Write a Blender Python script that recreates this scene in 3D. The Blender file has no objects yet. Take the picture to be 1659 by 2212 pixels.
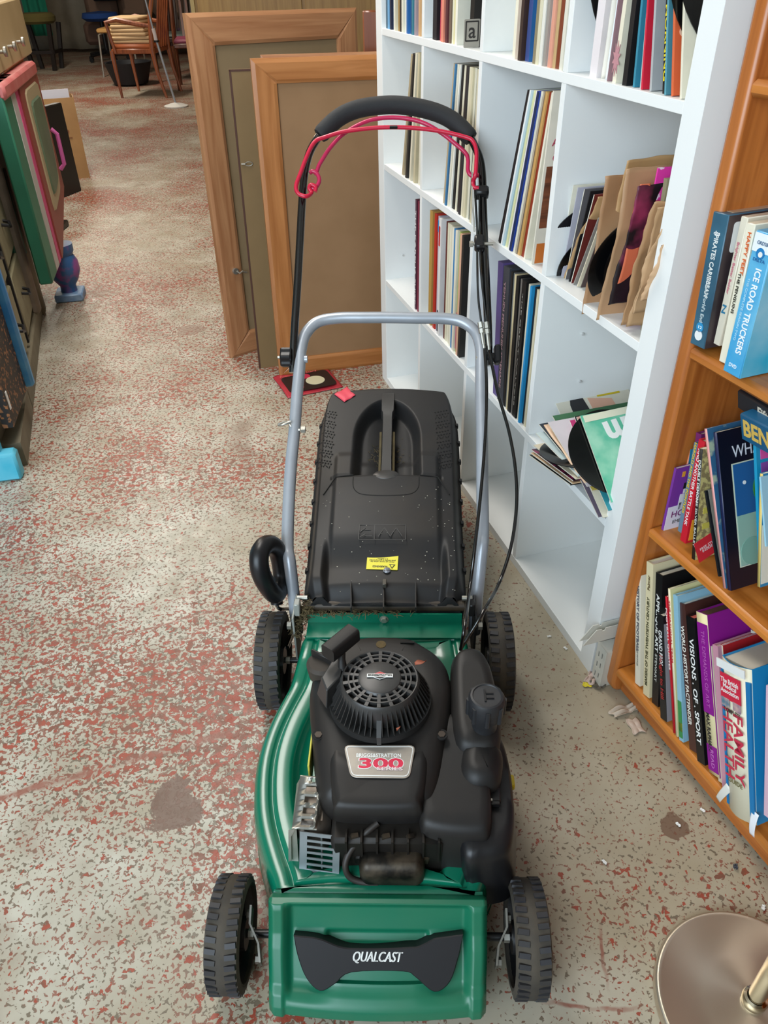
import bpy, bmesh, math, random
from mathutils import Vector, Matrix, Euler
random.seed(7)
SC = bpy.context.scene
COL = SC.collection
PI = math.pi

# ---------------------------------------------------------------- camera, light, exposure
FPX, PITCH, ROLL, CAMH = 1679.0, math.radians(35.8), math.radians(-1.10), 1.25
_F = Vector((0, math.cos(PITCH), -math.sin(PITCH)))
_R0 = Vector((1, 0, 0)); _U0 = _R0.cross(_F)
_R = math.cos(ROLL)*_R0 + math.sin(ROLL)*_U0
_U = -math.sin(ROLL)*_R0 + math.cos(ROLL)*_U0
CAMP = Vector((0, 0, CAMH))
cam_data = bpy.data.cameras.new('camera'); cam = bpy.data.objects.new('camera', cam_data); COL.objects.link(cam)
cam.matrix_world = Matrix(((_R.x, _U.x, -_F.x, 0), (_R.y, _U.y, -_F.y, 0), (_R.z, _U.z, -_F.z, CAMH), (0, 0, 0, 1)))
cam_data.sensor_fit = 'VERTICAL'; cam_data.sensor_height = 36.0; cam_data.lens = 36.0*FPX/2212.0
cam_data.clip_start = 0.02; cam_data.clip_end = 100
SC.camera = cam

SC.view_settings.view_transform = 'Standard'; SC.view_settings.look = 'None'
SC.view_settings.gamma = 1; SC.view_settings.use_curve_mapping = False
SC.view_settings.exposure = 0.0

world = bpy.data.worlds.new('world'); SC.world = world; world.use_nodes = True
wn = world.node_tree.nodes; wn['Background'].inputs[0].default_value = (0.80, 0.90, 1.0, 1); wn['Background'].inputs[1].default_value = 0.5

def area(name, loc, target, sx, sy, power, color, spread=180):
    l = bpy.data.lights.new(name, 'AREA'); l.shape = 'RECTANGLE'; l.size = sx; l.size_y = sy
    l.energy = power; l.color = color; l.spread = math.radians(spread)
    o = bpy.data.objects.new(name, l); COL.objects.link(o); o.location = loc
    d = Vector(target) - Vector(loc); o.rotation_euler = d.to_track_quat('-Z', 'Y').to_euler(); return o
area('window_daylight', (-1.9, -1.46, 1.75), (-1.3, 3.0, 0.6), 3.0, 1.9, 150, (0.74, 0.88, 1.0))
area('deck_sheen_panel', (-0.6, 2.5, 2.62), (-0.6, 2.5, 0), 0.6, 1.7, 46, (1.0, 0.96, 0.90))  # added unseen panel, widened and placed so the deck rim reflects it
area('ceiling_tube_mid', (-1.7, 4.8, 2.62), (-1.7, 4.8, 0), 0.25, 1.5, 60, (1.0, 0.92, 0.80))
area('ceiling_tube_far', (-3.4, 9.3, 2.62), (-3.4, 9.3, 0), 0.25, 1.5, 70, (1.0, 0.90, 0.76))

# ---------------------------------------------------------------- geometry helpers
def ray(px, py):
    return _F + _R*((px-829.5)/FPX) - _U*((py-1106.0)/FPX)
def hit(px, py, p0, n):                       # point of a real plane seen at a photo position
    d = ray(px, py); p0 = Vector(p0); n = Vector(n)
    return CAMP + d*((p0-CAMP).dot(n)/d.dot(n))
def hitz(px, py, z=0.0): return hit(px, py, (0, 0, z), (0, 0, 1))

def lin(h):
    h = h.lstrip('#'); r = [int(h[i:i+2], 16)/255 for i in (0, 2, 4)]
    return tuple((c/12.92 if c <= .04045 else ((c+.055)/1.055)**2.4) for c in r)+(1,)
MATS = {}
def mat(name, col, rough=.5, metal=0.0, var=0.0, scale=30.0, bump=0.0, col2=None, spec=None, coat=0.0, sheen=0.0, thr=None, trans=0.0):
    """principled material; optional noise mix towards col2 (var = amount), optional bump"""
    if name in MATS: return MATS[name]
    m = bpy.data.materials.new(name); m.use_nodes = True; nt = m.node_tree; b = nt.nodes['Principled BSDF']
    c1 = lin(col) if isinstance(col, str) else col
    b.inputs['Base Color'].default_value = c1; b.inputs['Roughness'].default_value = rough; b.inputs['Metallic'].default_value = metal
    if spec is not None: b.inputs['Specular IOR Level'].default_value = spec
    if coat: b.inputs['Coat Weight'].default_value = coat; b.inputs['Coat Roughness'].default_value = .12
    if trans: b.inputs['Transmission Weight'].default_value = trans
    if var or bump:
        tc = nt.nodes.new('ShaderNodeTexCoord'); no = nt.nodes.new('ShaderNodeTexNoise')
        no.inputs['Scale'].default_value = scale; no.inputs['Detail'].default_value = 4
        nt.links.new(tc.outputs['Object'], no.inputs['Vector'])
        if var:
            mx = nt.nodes.new('ShaderNodeMix'); mx.data_type = 'RGBA'; mr = nt.nodes.new('ShaderNodeMapRange')
            lo, hi = thr if thr else (.35, .7)
            mr.inputs[1].default_value = lo; mr.inputs[2].default_value = hi; mr.inputs[4].default_value = var
            nt.links.new(no.outputs['Fac'], mr.inputs[0]); nt.links.new(mr.outputs[0], mx.inputs[0])
            c2 = lin(col2) if col2 else tuple(x*.55 for x in c1[:3])+(1,)
            mx.inputs[6].default_value = c1; mx.inputs[7].default_value = c2
            nt.links.new(mx.outputs[2], b.inputs['Base Color'])
        if bump:
            bp = nt.nodes.new('ShaderNodeBump'); bp.inputs['Strength'].default_value = bump; bp.inputs['Distance'].default_value = .002
            nt.links.new(no.outputs['Fac'], bp.inputs['Height']); nt.links.new(bp.outputs[0], b.inputs['Normal'])
    MATS[name] = m; return m
def flat(h, rough=.55):
    return mat('paint_'+h.lstrip('#'), h, rough)
def paper(h): return mat('sleeve_'+h.lstrip('#'), h, .5, var=.35, scale=14, thr=(.45, .75))
def wood(name, light, dark, axis='Z', rough=.42, scale=1.0, knots=True):
    if name in MATS: return MATS[name]
    m = bpy.data.materials.new(name); m.use_nodes = True; nt = m.node_tree; b = nt.nodes['Principled BSDF']
    N = nt.nodes.new; L = nt.links.new
    tc = N('ShaderNodeTexCoord'); mp = N('ShaderNodeMapping'); L(tc.outputs['Object'], mp.inputs[0])
    s = {'X': (.35, 6, 6), 'Y': (6, .35, 6), 'Z': (6, 6, .35)}[axis]; mp.inputs['Scale'].default_value = tuple(k*scale for k in s)
    w = N('ShaderNodeTexNoise'); w.inputs['Scale'].default_value = 6; w.inputs['Detail'].default_value = 5; w.inputs['Distortion'].default_value = .6
    L(mp.outputs[0], w.inputs[0])
    rp = N('ShaderNodeValToRGB'); e = rp.color_ramp.elements; e[0].position = .3; e[0].color = lin(dark); e[1].position = .62; e[1].color = lin(light)
    L(w.outputs['Fac'], rp.inputs[0]); out = rp.outputs[0]
    if knots:
        v = N('ShaderNodeTexVoronoi'); v.inputs['Scale'].default_value = 4.2*scale; mp2 = N('ShaderNodeMapping')
        mp2.inputs['Scale'].default_value = {'X': (.45, 1, 1), 'Y': (1, .45, 1), 'Z': (1, 1, .45)}[axis]
        L(tc.outputs['Object'], mp2.inputs[0]); L(mp2.outputs[0], v.inputs['Vector'])
        mr = N('ShaderNodeMapRange'); mr.inputs[1].default_value = .07; mr.inputs[2].default_value = .035; mr.inputs[4].default_value = .8
        L(v.outputs['Distance'], mr.inputs[0]); mx = N('ShaderNodeMix'); mx.data_type = 'RGBA'; L(mr.outputs[0], mx.inputs[0])
        L(out, mx.inputs[6]); mx.inputs[7].default_value = tuple(c*.45 for c in lin(dark)[:3])+(1,); out = mx.outputs[2]
    L(out, b.inputs['Base Color']); b.inputs['Roughness'].default_value = rough
    b.inputs['Coat Weight'].default_value = .25; b.inputs['Coat Roughness'].default_value = .25
    MATS[name] = m; return m

def catmull(pts, n=8, closed=False):
    P = [Vector(p) for p in pts]; out = []; N = len(P)
    rng = range(N) if closed else range(N-1)
    for i in rng:
        p0 = P[(i-1) % N] if closed or i > 0 else P[0]*2-P[1]
        p1 = P[i]; p2 = P[(i+1) % N]; p3 = P[(i+2) % N] if closed or i+2 < N else P[-1]*2-P[-2]
        for k in range(n):
            t = k/n
            out.append(.5*((2*p1)+(p2-p0)*t+(2*p0-5*p1+4*p2-p3)*t*t+(3*p1-p0-3*p2+p3)*t**3))
    if not closed: out.append(P[-1])
    return out
def ss(a, b, x):
    t = max(0, min(1, (x-a)/(b-a))); return t*t*(3-2*t)

class MB:
    def __init__(s): s.v = []; s.f = []; s.m = []; s.cm = 0
    def mi(s, i): s.cm = i; return s
    def _add(s, vs, fs, T=None):
        o = len(s.v)
        for p in vs:
            p = Vector(p); s.v.append(T @ p if T is not None else p)
        for f in fs: s.f.append([o+i for i in f]); s.m.append(s.cm)
        return s
    def box(s, c, d, rot=None, ch=0.0, taper=1.0):
        """box centred at c with dimensions d, optional euler rot, optional chamfer"""
        T = Matrix.Translation(Vector(c)) @ (Euler(rot).to_matrix().to_4x4() if rot is not None else Matrix())
        x, y, z = d[0]/2, d[1]/2, d[2]/2; ch = min(ch, x*.9, y*.9, z*.9)
        if ch <= 0:
            vs = [(-x*t, -y*t, q) for q, t in ((-z, 1), (z, taper))]+[]
            vs = [(sx*x*(1 if sz < 0 else taper), sy*y*(1 if sz < 0 else taper), sz*z) for sz in (-1, 1) for sx, sy in ((-1, -1), (1, -1), (1, 1), (-1, 1))]
            return s._add(vs, [(3, 2, 1, 0), (4, 5, 6, 7), (0, 1, 5, 4), (1, 2, 6, 5), (2, 3, 7, 6), (3, 0, 4, 7)], T)
        rings = []
        for q, i in ((-z, ch), (-z+ch, 0), (z-ch, 0), (z, ch)):
            t = 1 if q < 0 else taper; a, b = (x-i)*t, (y-i)*t; k = ch
            r = []
            for (sx, sy, o) in ((-1, -1, 0), (1, -1, 1), (1, 1, 0), (-1, 1, 1)):
                p1 = (sx*a, sy*(b-k*(1 if i == 0 else .0)), q); p2 = (sx*(a-k*(1 if i == 0 else .0)), sy*b, q)
                r += [p1, p2] if o == 0 else [p2, p1]
            rings.append(r)
        return s.loft(rings, True, True, True, T)
    def loft(s, rings, closed=True, cap0=False, cap1=False, T=None):
        rings = [list(r) for r in rings]; fan = cap1 == 'fan'
        if fan:
            cap1 = False; L = [Vector(p) for p in rings[-1]]; c = sum(L, Vector())/len(L); rings += [[c+(p-c)*k for p in L] for k in (.75, .5, .25, .002)]
        n = len(rings[0]); vs = [p for r in rings for p in r]; fs = []
        for i in range(len(rings)-1):
            for j in range(n if closed else n-1):
                k = (j+1) % n; fs.append((i*n+j, i*n+k, (i+1)*n+k, (i+1)*n+j))
        if cap0: fs.append(tuple(range(n))[::-1])
        if cap1: fs.append(tuple(range((len(rings)-1)*n, len(rings)*n)))
        return s._add(vs, fs, T)
    def prism(s, poly, z0, z1, T=None, ch=0.0):
        r0 = [(x, y, z0) for x, y in poly]; r1 = [(x, y, z1) for x, y in poly]
        if ch:
            q = inset(poly, ch); s.loft([[(x, y, z0) for x, y in poly], [(x, y, z1-ch) for x, y in poly], [(x, y, z1) for x, y in q]], True, True, True, T); return s
        return s.loft([r0, r1], True, True, True, T)
    def cyl(s, c, r, h, ax='Z', n=24, r2=None, T=None):
        r2 = r if r2 is None else r2; M = Matrix.Translation(Vector(c))
        if ax == 'X': M = M @ Matrix.Rotation(PI/2, 4, 'Y')
        if ax == 'Y': M = M @ Matrix.Rotation(-PI/2, 4, 'X')
        if T is not None: M = T @ M
        R = [[(q*math.cos(2*PI*i/n), q*math.sin(2*PI*i/n), z) for i in range(n)] for q, z in ((r, -h/2), (r2, h/2))]
        return s.loft(R, True, True, True, M)
    def lathe(s, prof, n=32, T=None, cap=True):
        R = [[(q*math.cos(2*PI*i/n), q*math.sin(2*PI*i/n), z) for i in range(n)] for q, z in prof]
        return s.loft(R, True, cap, cap, T)
    def tube(s, pts, r, n=12, closed=False, cap=True, flatk=1.0):
        P = [Vector(p) for p in pts]; N = len(P); rings = []; up = None
        rr = r if isinstance(r, (list, tuple)) else [r]*N
        for i in range(N):
            if closed: t = P[(i+1) % N]-P[i-1]
            else: t = P[min(i+1, N-1)]-P[max(i-1, 0)]
            t = t.normalized() if t.length > 1e-9 else Vector((0, 0, 1))
            if up is None: up = t.orthogonal().normalized()
            up = (up-t*up.dot(t)); up = up.normalized() if up.length > 1e-6 else t.orthogonal().normalized()
            b = t.cross(up)
            rings.append([P[i]+(up*math.cos(2*PI*k/n)*flatk+b*math.sin(2*PI*k/n))*rr[i] for k in range(n)])
        if closed: rings.append(rings[0])
        return s.loft(rings, True, cap and not closed, cap and not closed)
    def grid(s, fn, nu, nv, thick=None):
        vs = [fn(i/nu, j/nv) for j in range(nv+1) for i in range(nu+1)]; w = nu+1
        fs = [(j*w+i, j*w+i+1, (j+1)*w+i+1, (j+1)*w+i) for j in range(nv) for i in range(nu)]
        return s._add(vs, fs)
    def build(s, name, mats, parent=None, smooth=True, T=None, solid=0.0, bevel=0.0, sub=0, ang=38):
        me = bpy.data.meshes.new(name); me.from_pydata([tuple(p) for p in s.v], [], s.f); me.validate()
        if not isinstance(mats, (list, tuple)): mats = [mats]
        for m in mats: me.materials.append(m)
        for p, k in zip(me.polygons, s.m): p.material_index = min(k, len(mats)-1)
        bm = bmesh.new(); bm.from_mesh(me); bmesh.ops.remove_doubles(bm, verts=bm.verts, dist=1e-6); bmesh.ops.recalc_face_normals(bm, faces=bm.faces)
        if smooth:
            for f in bm.faces: f.smooth = True
            for e in bm.edges:
                if len(e.link_faces) == 2 and e.calc_face_angle(0) > math.radians(ang): e.smooth = False
        bm.to_mesh(me); bm.free()
        o = bpy.data.objects.new(name, me); COL.objects.link(o)
        if parent is not None: o.parent = parent
        if T is not None: o.matrix_local = T
        if solid: k = o.modifiers.new('solid', 'SOLIDIFY'); k.thickness = solid; k.offset = -1
        if bevel: k = o.modifiers.new('bevel', 'BEVEL'); k.width = bevel; k.segments = 2; k.limit_method = 'ANGLE'
        if sub: k = o.modifiers.new('sub', 'SUBSURF'); k.levels = sub; k.render_levels = sub
        return o
def inset(poly, d):
    """move a closed ccw outline inwards by d"""
    n = len(poly); out = []
    for i in range(n):
        a = Vector(poly[i-1][:2]); b = Vector(poly[i][:2]); c = Vector(poly[(i+1) % n][:2])
        t = (c-a).normalized(); nn = Vector((-t.y, t.x)); out.append((b.x+nn.x*d, b.y+nn.y*d))
    return out
def rrect(w, h, r, k=5, cx=0, cy=0):
    out = []
    for sx, sy, a0 in ((1, -1, -PI/2), (1, 1, 0), (-1, 1, PI/2), (-1, -1, PI)):
        for i in range(k+1):
            a = a0+PI/2*i/k; out.append((cx+sx*(w/2-r)+r*math.cos(a), cy+sy*(h/2-r)+r*math.sin(a)))
    return out
def empty(name, label, cat, T=None, group=None, kind=None):
    o = bpy.data.objects.new(name, None); COL.objects.link(o); o.empty_display_size = .05
    if T is not None: o.matrix_world = T
    return tag(o, label, cat, group, kind)
def tag(o, label=None, cat=None, group=None, kind=None):
    if label: o['label'] = label
    if cat: o['category'] = cat
    if group: o['group'] = group
    if kind: o['kind'] = kind
    return o
def struct(o, label=None):
    o['kind'] = 'structure'
    if label: o['label'] = label; 
    return o
def frame(o, ax, ay, az=None):
    ax = Vector(ax).normalized(); ay = Vector(ay).normalized(); az = ax.cross(ay) if az is None else Vector(az)
    return Matrix(((ax.x, ay.x, az.x, o[0]), (ax.y, ay.y, az.y, o[1]), (ax.z, ay.z, az.z, o[2]), (0, 0, 0, 1)))
TXT = {}
def text(name, s, size, m, parent, T, ext=.0002, w=None, shear=0.0, bold=0.0, space=1.0, align='CENTER'):
    """lettering as a thin mesh lying in the XY plane of T"""
    c = bpy.data.curves.new('t', 'FONT'); c.body = s; c.size = size; c.extrude = ext; c.align_x = align; c.align_y = 'CENTER'
    c.shear = shear; c.offset = bold*size; c.space_character = space; c.resolution_u = 3; c.space_line = .8
    o = bpy.data.objects.new('t', c); COL.objects.link(o)
    bpy.context.view_layer.update()
    dg = bpy.context.evaluated_depsgraph_get(); me = bpy.data.meshes.new_from_object(o.evaluated_get(dg))
    if w:
        xs = [v.co.x for v in me.vertices]; k = w/max(1e-6, max(xs)-min(xs))
        for v in me.vertices: v.co.x *= k
    ys = [v.co.y for v in me.vertices]
    if bold and max(ys)-min(ys) > size*1.6*(s.count('\n')+1):
        bpy.data.objects.remove(o); return text(name, s, size, m, parent, T, ext, w, shear, 0.0, space, align)
    bpy.data.objects.remove(o); me.materials.clear(); me.materials.append(m); me.name = name
    r = bpy.data.objects.new(name, me); COL.objects.link(r)
    if parent is not None: r.parent = parent
    r.matrix_local = T; return r

# ---------------------------------------------------------------- the room
def floor_mat():
    m = bpy.data.materials.new('worn_painted_concrete'); m.use_nodes = True; nt = m.node_tree; b = nt.nodes['Principled BSDF']
    N = nt.nodes.new; L = nt.links.new
    tc = N('ShaderNodeTexCoord')
    def noise(scale, detail=3, dist=0.0, rough=.5, off=0.0):
        n = N('ShaderNodeTexNoise'); n.inputs['Scale'].default_value = scale; n.inputs['Detail'].default_value = detail
        n.inputs['Distortion'].default_value = dist; n.inputs['Roughness'].default_value = rough
        mp = N('ShaderNodeMapping'); mp.inputs['Location'].default_value = (off, off*.7, 0); L(tc.outputs['Object'], mp.inputs[0]); L(mp.outputs[0], n.inputs['Vector']); return n.outputs['Fac']
    def mr(v, a, c_, lo=0.0, hi=1.0):
        n = N('ShaderNodeMapRange'); n.inputs[1].default_value = a; n.inputs[2].default_value = c_; n.inputs[3].default_value = lo; n.inputs[4].default_value = hi; L(v, n.inputs[0]); return n.outputs[0]
    def math_(op, a, c_):
        n = N('ShaderNodeMath'); n.operation = op
        for i, v in enumerate((a, c_)):
            if isinstance(v, (int, float)): n.inputs[i].default_value = v
            else: L(v, n.inputs[i])
        return n.outputs[0]
    def mix(f, a, c_):
        n = N('ShaderNodeMix'); n.data_type = 'RGBA'; L(f, n.inputs[0])
        for i, v in ((6, a), (7, c_)):
            if isinstance(v, tuple): n.inputs[i].default_value = v
            else: L(v, n.inputs[i])
        return n.outputs[2]
    base = mix(mr(noise(9, 4), .35, .65), lin('#a29a88'), lin('#bab5a6'))
    sepb = N('ShaderNodeSeparateXYZ'); L(tc.outputs['Object'], sepb.inputs[0])
    base = mix(mr(noise(3.1, 3, off=4), .45, .7, 0, .45), base, lin('#948468')); base = mix(mr(sepb.outputs[0], .05, .45, 0, .6), base, lin('#a39478'))
    zone = noise(1.7, 3, .4, off=2.3)                     # where the cream coat has worn through
    sep = N('ShaderNodeSeparateXYZ'); L(tc.outputs['Object'], sep.inputs[0])
    xw = mr(sep.outputs[0], .30, -.20, -.075, .0)       # less worn beside the bookcase
    bias = math_('ADD', math_('MULTIPLY', math_('SUBTRACT', zone, .5), .55), xw)
    farb = mr(sep.outputs[1], 2.4, 6.5, 0, .03); bias = math_('ADD', bias, farb)
    n1 = math_('ADD', noise(72, 3, .4, .55, 1.1), bias)
    red = mr(n1, .578, .590)
    redc = mix(noise(23, 2, off=9), lin('#8e3a28'), lin('#a0523e'))
    redc = mix(mr(noise(40, 2, off=5), .47, .58, 0, .8), redc, lin('#71503f'))
    n2 = math_('ADD', noise(135, 2, .5, .5, 3.3), math_('ADD', math_('MULTIPLY', bias, .55), mr(sep.outputs[0], .0, .4, 0, -.028)))
    fleck = mr(n2, .545, .560)
    fleckc = mix(mr(noise(31, 1, off=7), .42, .58), lin('#675a49'), lin('#86503f'))
    c = mix(math_('MULTIPLY', fleck, .9), base, fleckc)
    c = mix(red, c, redc)
    n3 = mr(noise(2.4, 4, .3, off=12), .64, .70, 0, .55); c = mix(n3, c, lin('#7a5f4e'))     # brown stains
    def blob(px, py, rx, ry, col, amt):      # worn brown patches with ragged outlines
        p = hitz(px, py); dx = math_('MULTIPLY', math_('SUBTRACT', sep.outputs[0], p.x), 1/rx); dy = math_('MULTIPLY', math_('SUBTRACT', sep.outputs[1], p.y), 1/ry)
        r = math_('ADD', math_('ADD', math_('MULTIPLY', dx, dx), math_('MULTIPLY', dy, dy)), math_('MULTIPLY', math_('SUBTRACT', noise(15, 5, .3, .65, px*.01), .5), 6.5))
        return mix(mr(r, 1.05, .85, 0, amt), c, lin(col))
    c = blob(375, 1735, .050, .055, '#6e5547', .95); c = blob(1455, 1785, .020, .022, '#6e5240', .85); c = blob(415, 715, .06, .05, '#8a6f60', .6)
    def crack(x0, y0, x1, y1, w):
        a, e = hitz(x0, y0), hitz(x1, y1); d = (e-a); Ln = d.length; d.normalize()
        ux = math_('SUBTRACT', sep.outputs[0], a.x); uy = math_('SUBTRACT', sep.outputs[1], a.y)
        t = math_('ADD', math_('MULTIPLY', ux, d.x), math_('MULTIPLY', uy, d.y)); s = math_('ADD', math_('MULTIPLY', ux, -d.y), math_('MULTIPLY', uy, d.x))
        s = math_('ABSOLUTE', math_('ADD', s, math_('MULTIPLY', math_('SUBTRACT', noise(14, 3, off=x0*.01), .5), .03)), 0)
        m = math_('MULTIPLY', mr(s, w, w*.4), math_('MULTIPLY', mr(t, -.02, .02), mr(t, Ln, Ln-.05)))
        return mix(math_('MULTIPLY', m, mr(noise(22, 3, off=3), .4, .55, .3, .95)), c, lin('#8d5a4a'))
    c = crack(-40, 1735, 575, 1562, .010); c = crack(110, 1420, 560, 1290, .004); c = crack(1300, 2010, 1315, 2150, .004); c = crack(1190, 2170, 1400, 2185, .004)
    L(c, b.inputs['Base Color'])
    L(mr(noise(30, 3, off=6), .3, .7, .32, .55), b.inputs['Roughness'])
    h = math_('ADD', math_('MULTIPLY', red, -1.0), math_('MULTIPLY', fleck, -.6))
    bp = N('ShaderNodeBump'); bp.inputs['Strength'].default_value = .35; bp.inputs['Distance'].default_value = .0012; L(h, bp.inputs['Height']); L(bp.outputs[0], b.inputs['Normal'])
    return m
FX0, FX1, FY0, FY1, CEIL = -7.5, 2.6, -1.5, 16.4, 2.7
struct(MB().box(((FX0+FX1)/2, (FY0+FY1)/2, -.05), (FX1-FX0, FY1-FY0, .1)).build('floor', floor_mat(), smooth=False))
wallm = mat('white_wall_paint', '#cfccc2', .8, var=.2, scale=3)
struct(MB().box(((FX0+FX1)/2, FY1+.05, CEIL/2), (FX1-FX0, .1, CEIL)).build('wall_back', wallm, smooth=False))
struct(MB().box((FX0-.05, (FY0+FY1)/2, CEIL/2), (.1, FY1-FY0, CEIL)).build('wall_left', wallm, smooth=False))
struct(MB().box((FX1+.05, (FY0+FY1)/2, CEIL/2), (.1, FY1-FY0, CEIL)).build('wall_right', wallm, smooth=False))
struct(MB().box(((FX0+FX1)/2, (FY0+FY1)/2, CEIL+.05), (FX1-FX0, FY1-FY0, .1)).build('ceiling', mat('ceiling_white', '#d8d6ce', .9), smooth=False))
# shop front behind the camera: a wall with one wide window opening
WX0, WX1, WZ0, WZ1 = -3.5, -.3, .75, 2.65
w = MB()
w.box(((FX0+WX0)/2, FY0-.05, CEIL/2), (WX0-FX0, .1, CEIL)); w.box(((WX1+FX1)/2, FY0-.05, CEIL/2), (FX1-WX1, .1, CEIL))
w.box(((WX0+WX1)/2, FY0-.05, WZ0/2), (WX1-WX0, .1, WZ0)); w.box(((WX0+WX1)/2, FY0-.05, (WZ1+CEIL)/2), (WX1-WX0, .1, CEIL-WZ1))
struct(w.build('wall_front', wallm, smooth=False))
w = MB()
for x in (WX0, (WX0+WX1)/2, WX1): w.box((x, FY0-.05, (WZ0+WZ1)/2), (.06, .07, WZ1-WZ0))
for z in (WZ0, WZ1): w.box(((WX0+WX1)/2, FY0-.05, z), (WX1-WX0, .07, .06))
struct(w.build('window_1', mat('white_window_frame', '#e6e6e2', .4), smooth=False))
for i, (x, y) in enumerate(((-.6, 2.5), (-1.7, 4.8), (-3.4, 9.3))):  # the first, wider fitting houses the added sheen panel
    t = MB().box((0, 0, .03), (.66 if i == 0 else .3, 1.76 if i == 0 else 1.56, .05), ch=.01).build('ceiling_light', mat('white_enamel', '#e8e8e4', .4))
    t.location = (x, y, CEIL-.055); tag(t, ['added near', 'middle', 'far'][i]+' white ceiling light fitting on the shop ceiling above the aisle', 'ceiling light', 'ceiling light fittings')

# ---------------------------------------------------------------- the lawn mower (local: x right, y towards the handle, z up)
GREEN = mat('green_painted_steel', '#056a50', .26, var=.5, scale=5, col2='#0d6b4c', thr=(.45, .7), coat=.35)
GREEND = mat('green_moulded_plastic', '#0a684c', .34, var=.6, scale=7, col2='#2a6a4c', thr=(.45, .7))
BLK = mat('black_moulded_plastic', '#1d1c1c', .48, var=.5, scale=9, col2='#2a2520', bump=.12, spec=.35)
BLK2 = mat('black_smooth_plastic', '#18181a', .36, spec=.4)
BAGM = mat('dusty_black_plastic', '#1d1d1e', .52, var=.6, scale=6, col2='#332c24', thr=(.5, .75), bump=.08, spec=.4)
DARK = mat('dark_void', '#0c0b0a', .8)
SILV = mat('silver_painted_tube', '#aab0b8', .34, metal=.35, var=.25, scale=25, col2='#8e949c')
ZINC = mat('zinc_steel', '#b9b7ae', .42, metal=.85, var=.4, scale=30, col2='#8f8b80')
BTUBE = mat('gloss_black_tube', '#0b0b0c', .14, coat=.6)
FOAM = mat('black_foam_grip', '#1d1e20', .75, bump=.2, scale=220)
REDP = mat('red_coated_rod', '#c21a3c', .3)
RUB = mat('black_tyre_rubber', '#25252a', .55, var=.5, scale=40, col2='#3a3833')
DUST = mat('dusty_tyre_groove', '#37332d', .8, var=.7, scale=25, col2='#544b3e')
RUST = mat('dirty_cast_metal', '#4c4337', .45, metal=.5, var=1, scale=26, col2='#16130f', bump=.5, thr=(.42, .6))
GRASS = mat('dry_grass', '#5c5034', .9, var=.7, scale=60, col2='#3e3520')
YEL = mat('yellow_label', '#e6d838', .45)
WHT = mat('white_print', '#e8e8e4', .45)

_a = math.radians(1.8)
MX = Vector((math.cos(_a), -math.sin(_a), 0)); MY = Vector((math.sin(_a), math.cos(_a), 0)); MO = Vector((-.020, .5616, 0))
MT = frame(MO, MX, MY); MI = MT.inverted()
def mh(px, py, p0, n):                        # photo position on a plane given in mower coordinates
    return MI @ hit(px, py, MT @ Vector(p0), MT.to_3x3() @ Vector(n))
def mz(px, py, z): return mh(px, py, (0, 0, z), (0, 0, 1))
MOW = empty('lawn_mower', 'green petrol lawn mower with black engine cover, grass box and curved black handle', 'lawn mower', MT)
def part(b, name, m, parent=None, **k): return b.build(name, m, parent or MOW, **k)

# --- deck
half = [(.150, .01), (.158, .035), (.172, .065), (.192, .115), (.205, .165), (.212, .225), (.211, .275), (.203, .325), (.189, .375), (.175, .42), (.166, .465), (.163, .505), (.155, .525)]
poly = catmull([(x, y, 0) for x, y in half], 5); right = [(p.x, p.y) for p in poly]
outl = [(0, .01)]+right+[(0, .528)]+[(-x, y) for x, y in right[::-1]]
def deck_ring(d, z, low=False):
    q = inset(outl, d) if d else [tuple(p[:2]) for p in outl]
    for _ in range(3 if d > .02 else 0):
        q = [((q[i-1][0]+2*q[i][0]+q[(i+1) % len(q)][0])/4, (q[i-1][1]+2*q[i][1]+q[(i+1) % len(q)][1])/4) for i in range(len(q))]
    return [(x, y, z+((.022+max(0, .161-z)*(d > .055))*ss(.40, .47, y) if not low else 0)) for x, y in q]
b = MB()
prof = [(-.002, .050), (0, .054), (.001, .125), (.004, .146), (.009, .156), (.0125, .1585), (.0145, .159), (.026, .159), (.0275, .1583), (.030, .1555), (.034, .1555), (.0365, .1605), (.039, .1622), (.0415, .1625), (.060, .1625), (.063, .1615), (.068, .156), (.073, .146), (.082, .141), (.095, .139)]
b.loft([deck_ring(d, z, z < .1) for d, z in prof], True, False, 'fan')
DECK = part(b, 'deck', GREEN, ang=50)
part(MB().box((0, .545, .198), (.30, .004, .022)).box((0, .524, .186), (.30, .044, .003)), 'rear_flange', GREEN, DECK)
b = MB().cyl((-.001, .541, .196), .006, .006, 'Y', 6).cyl((-.001, .543, .196), .009, .002, 'Y', 18); part(b, 'flange_bolt', ZINC, DECK)
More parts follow.
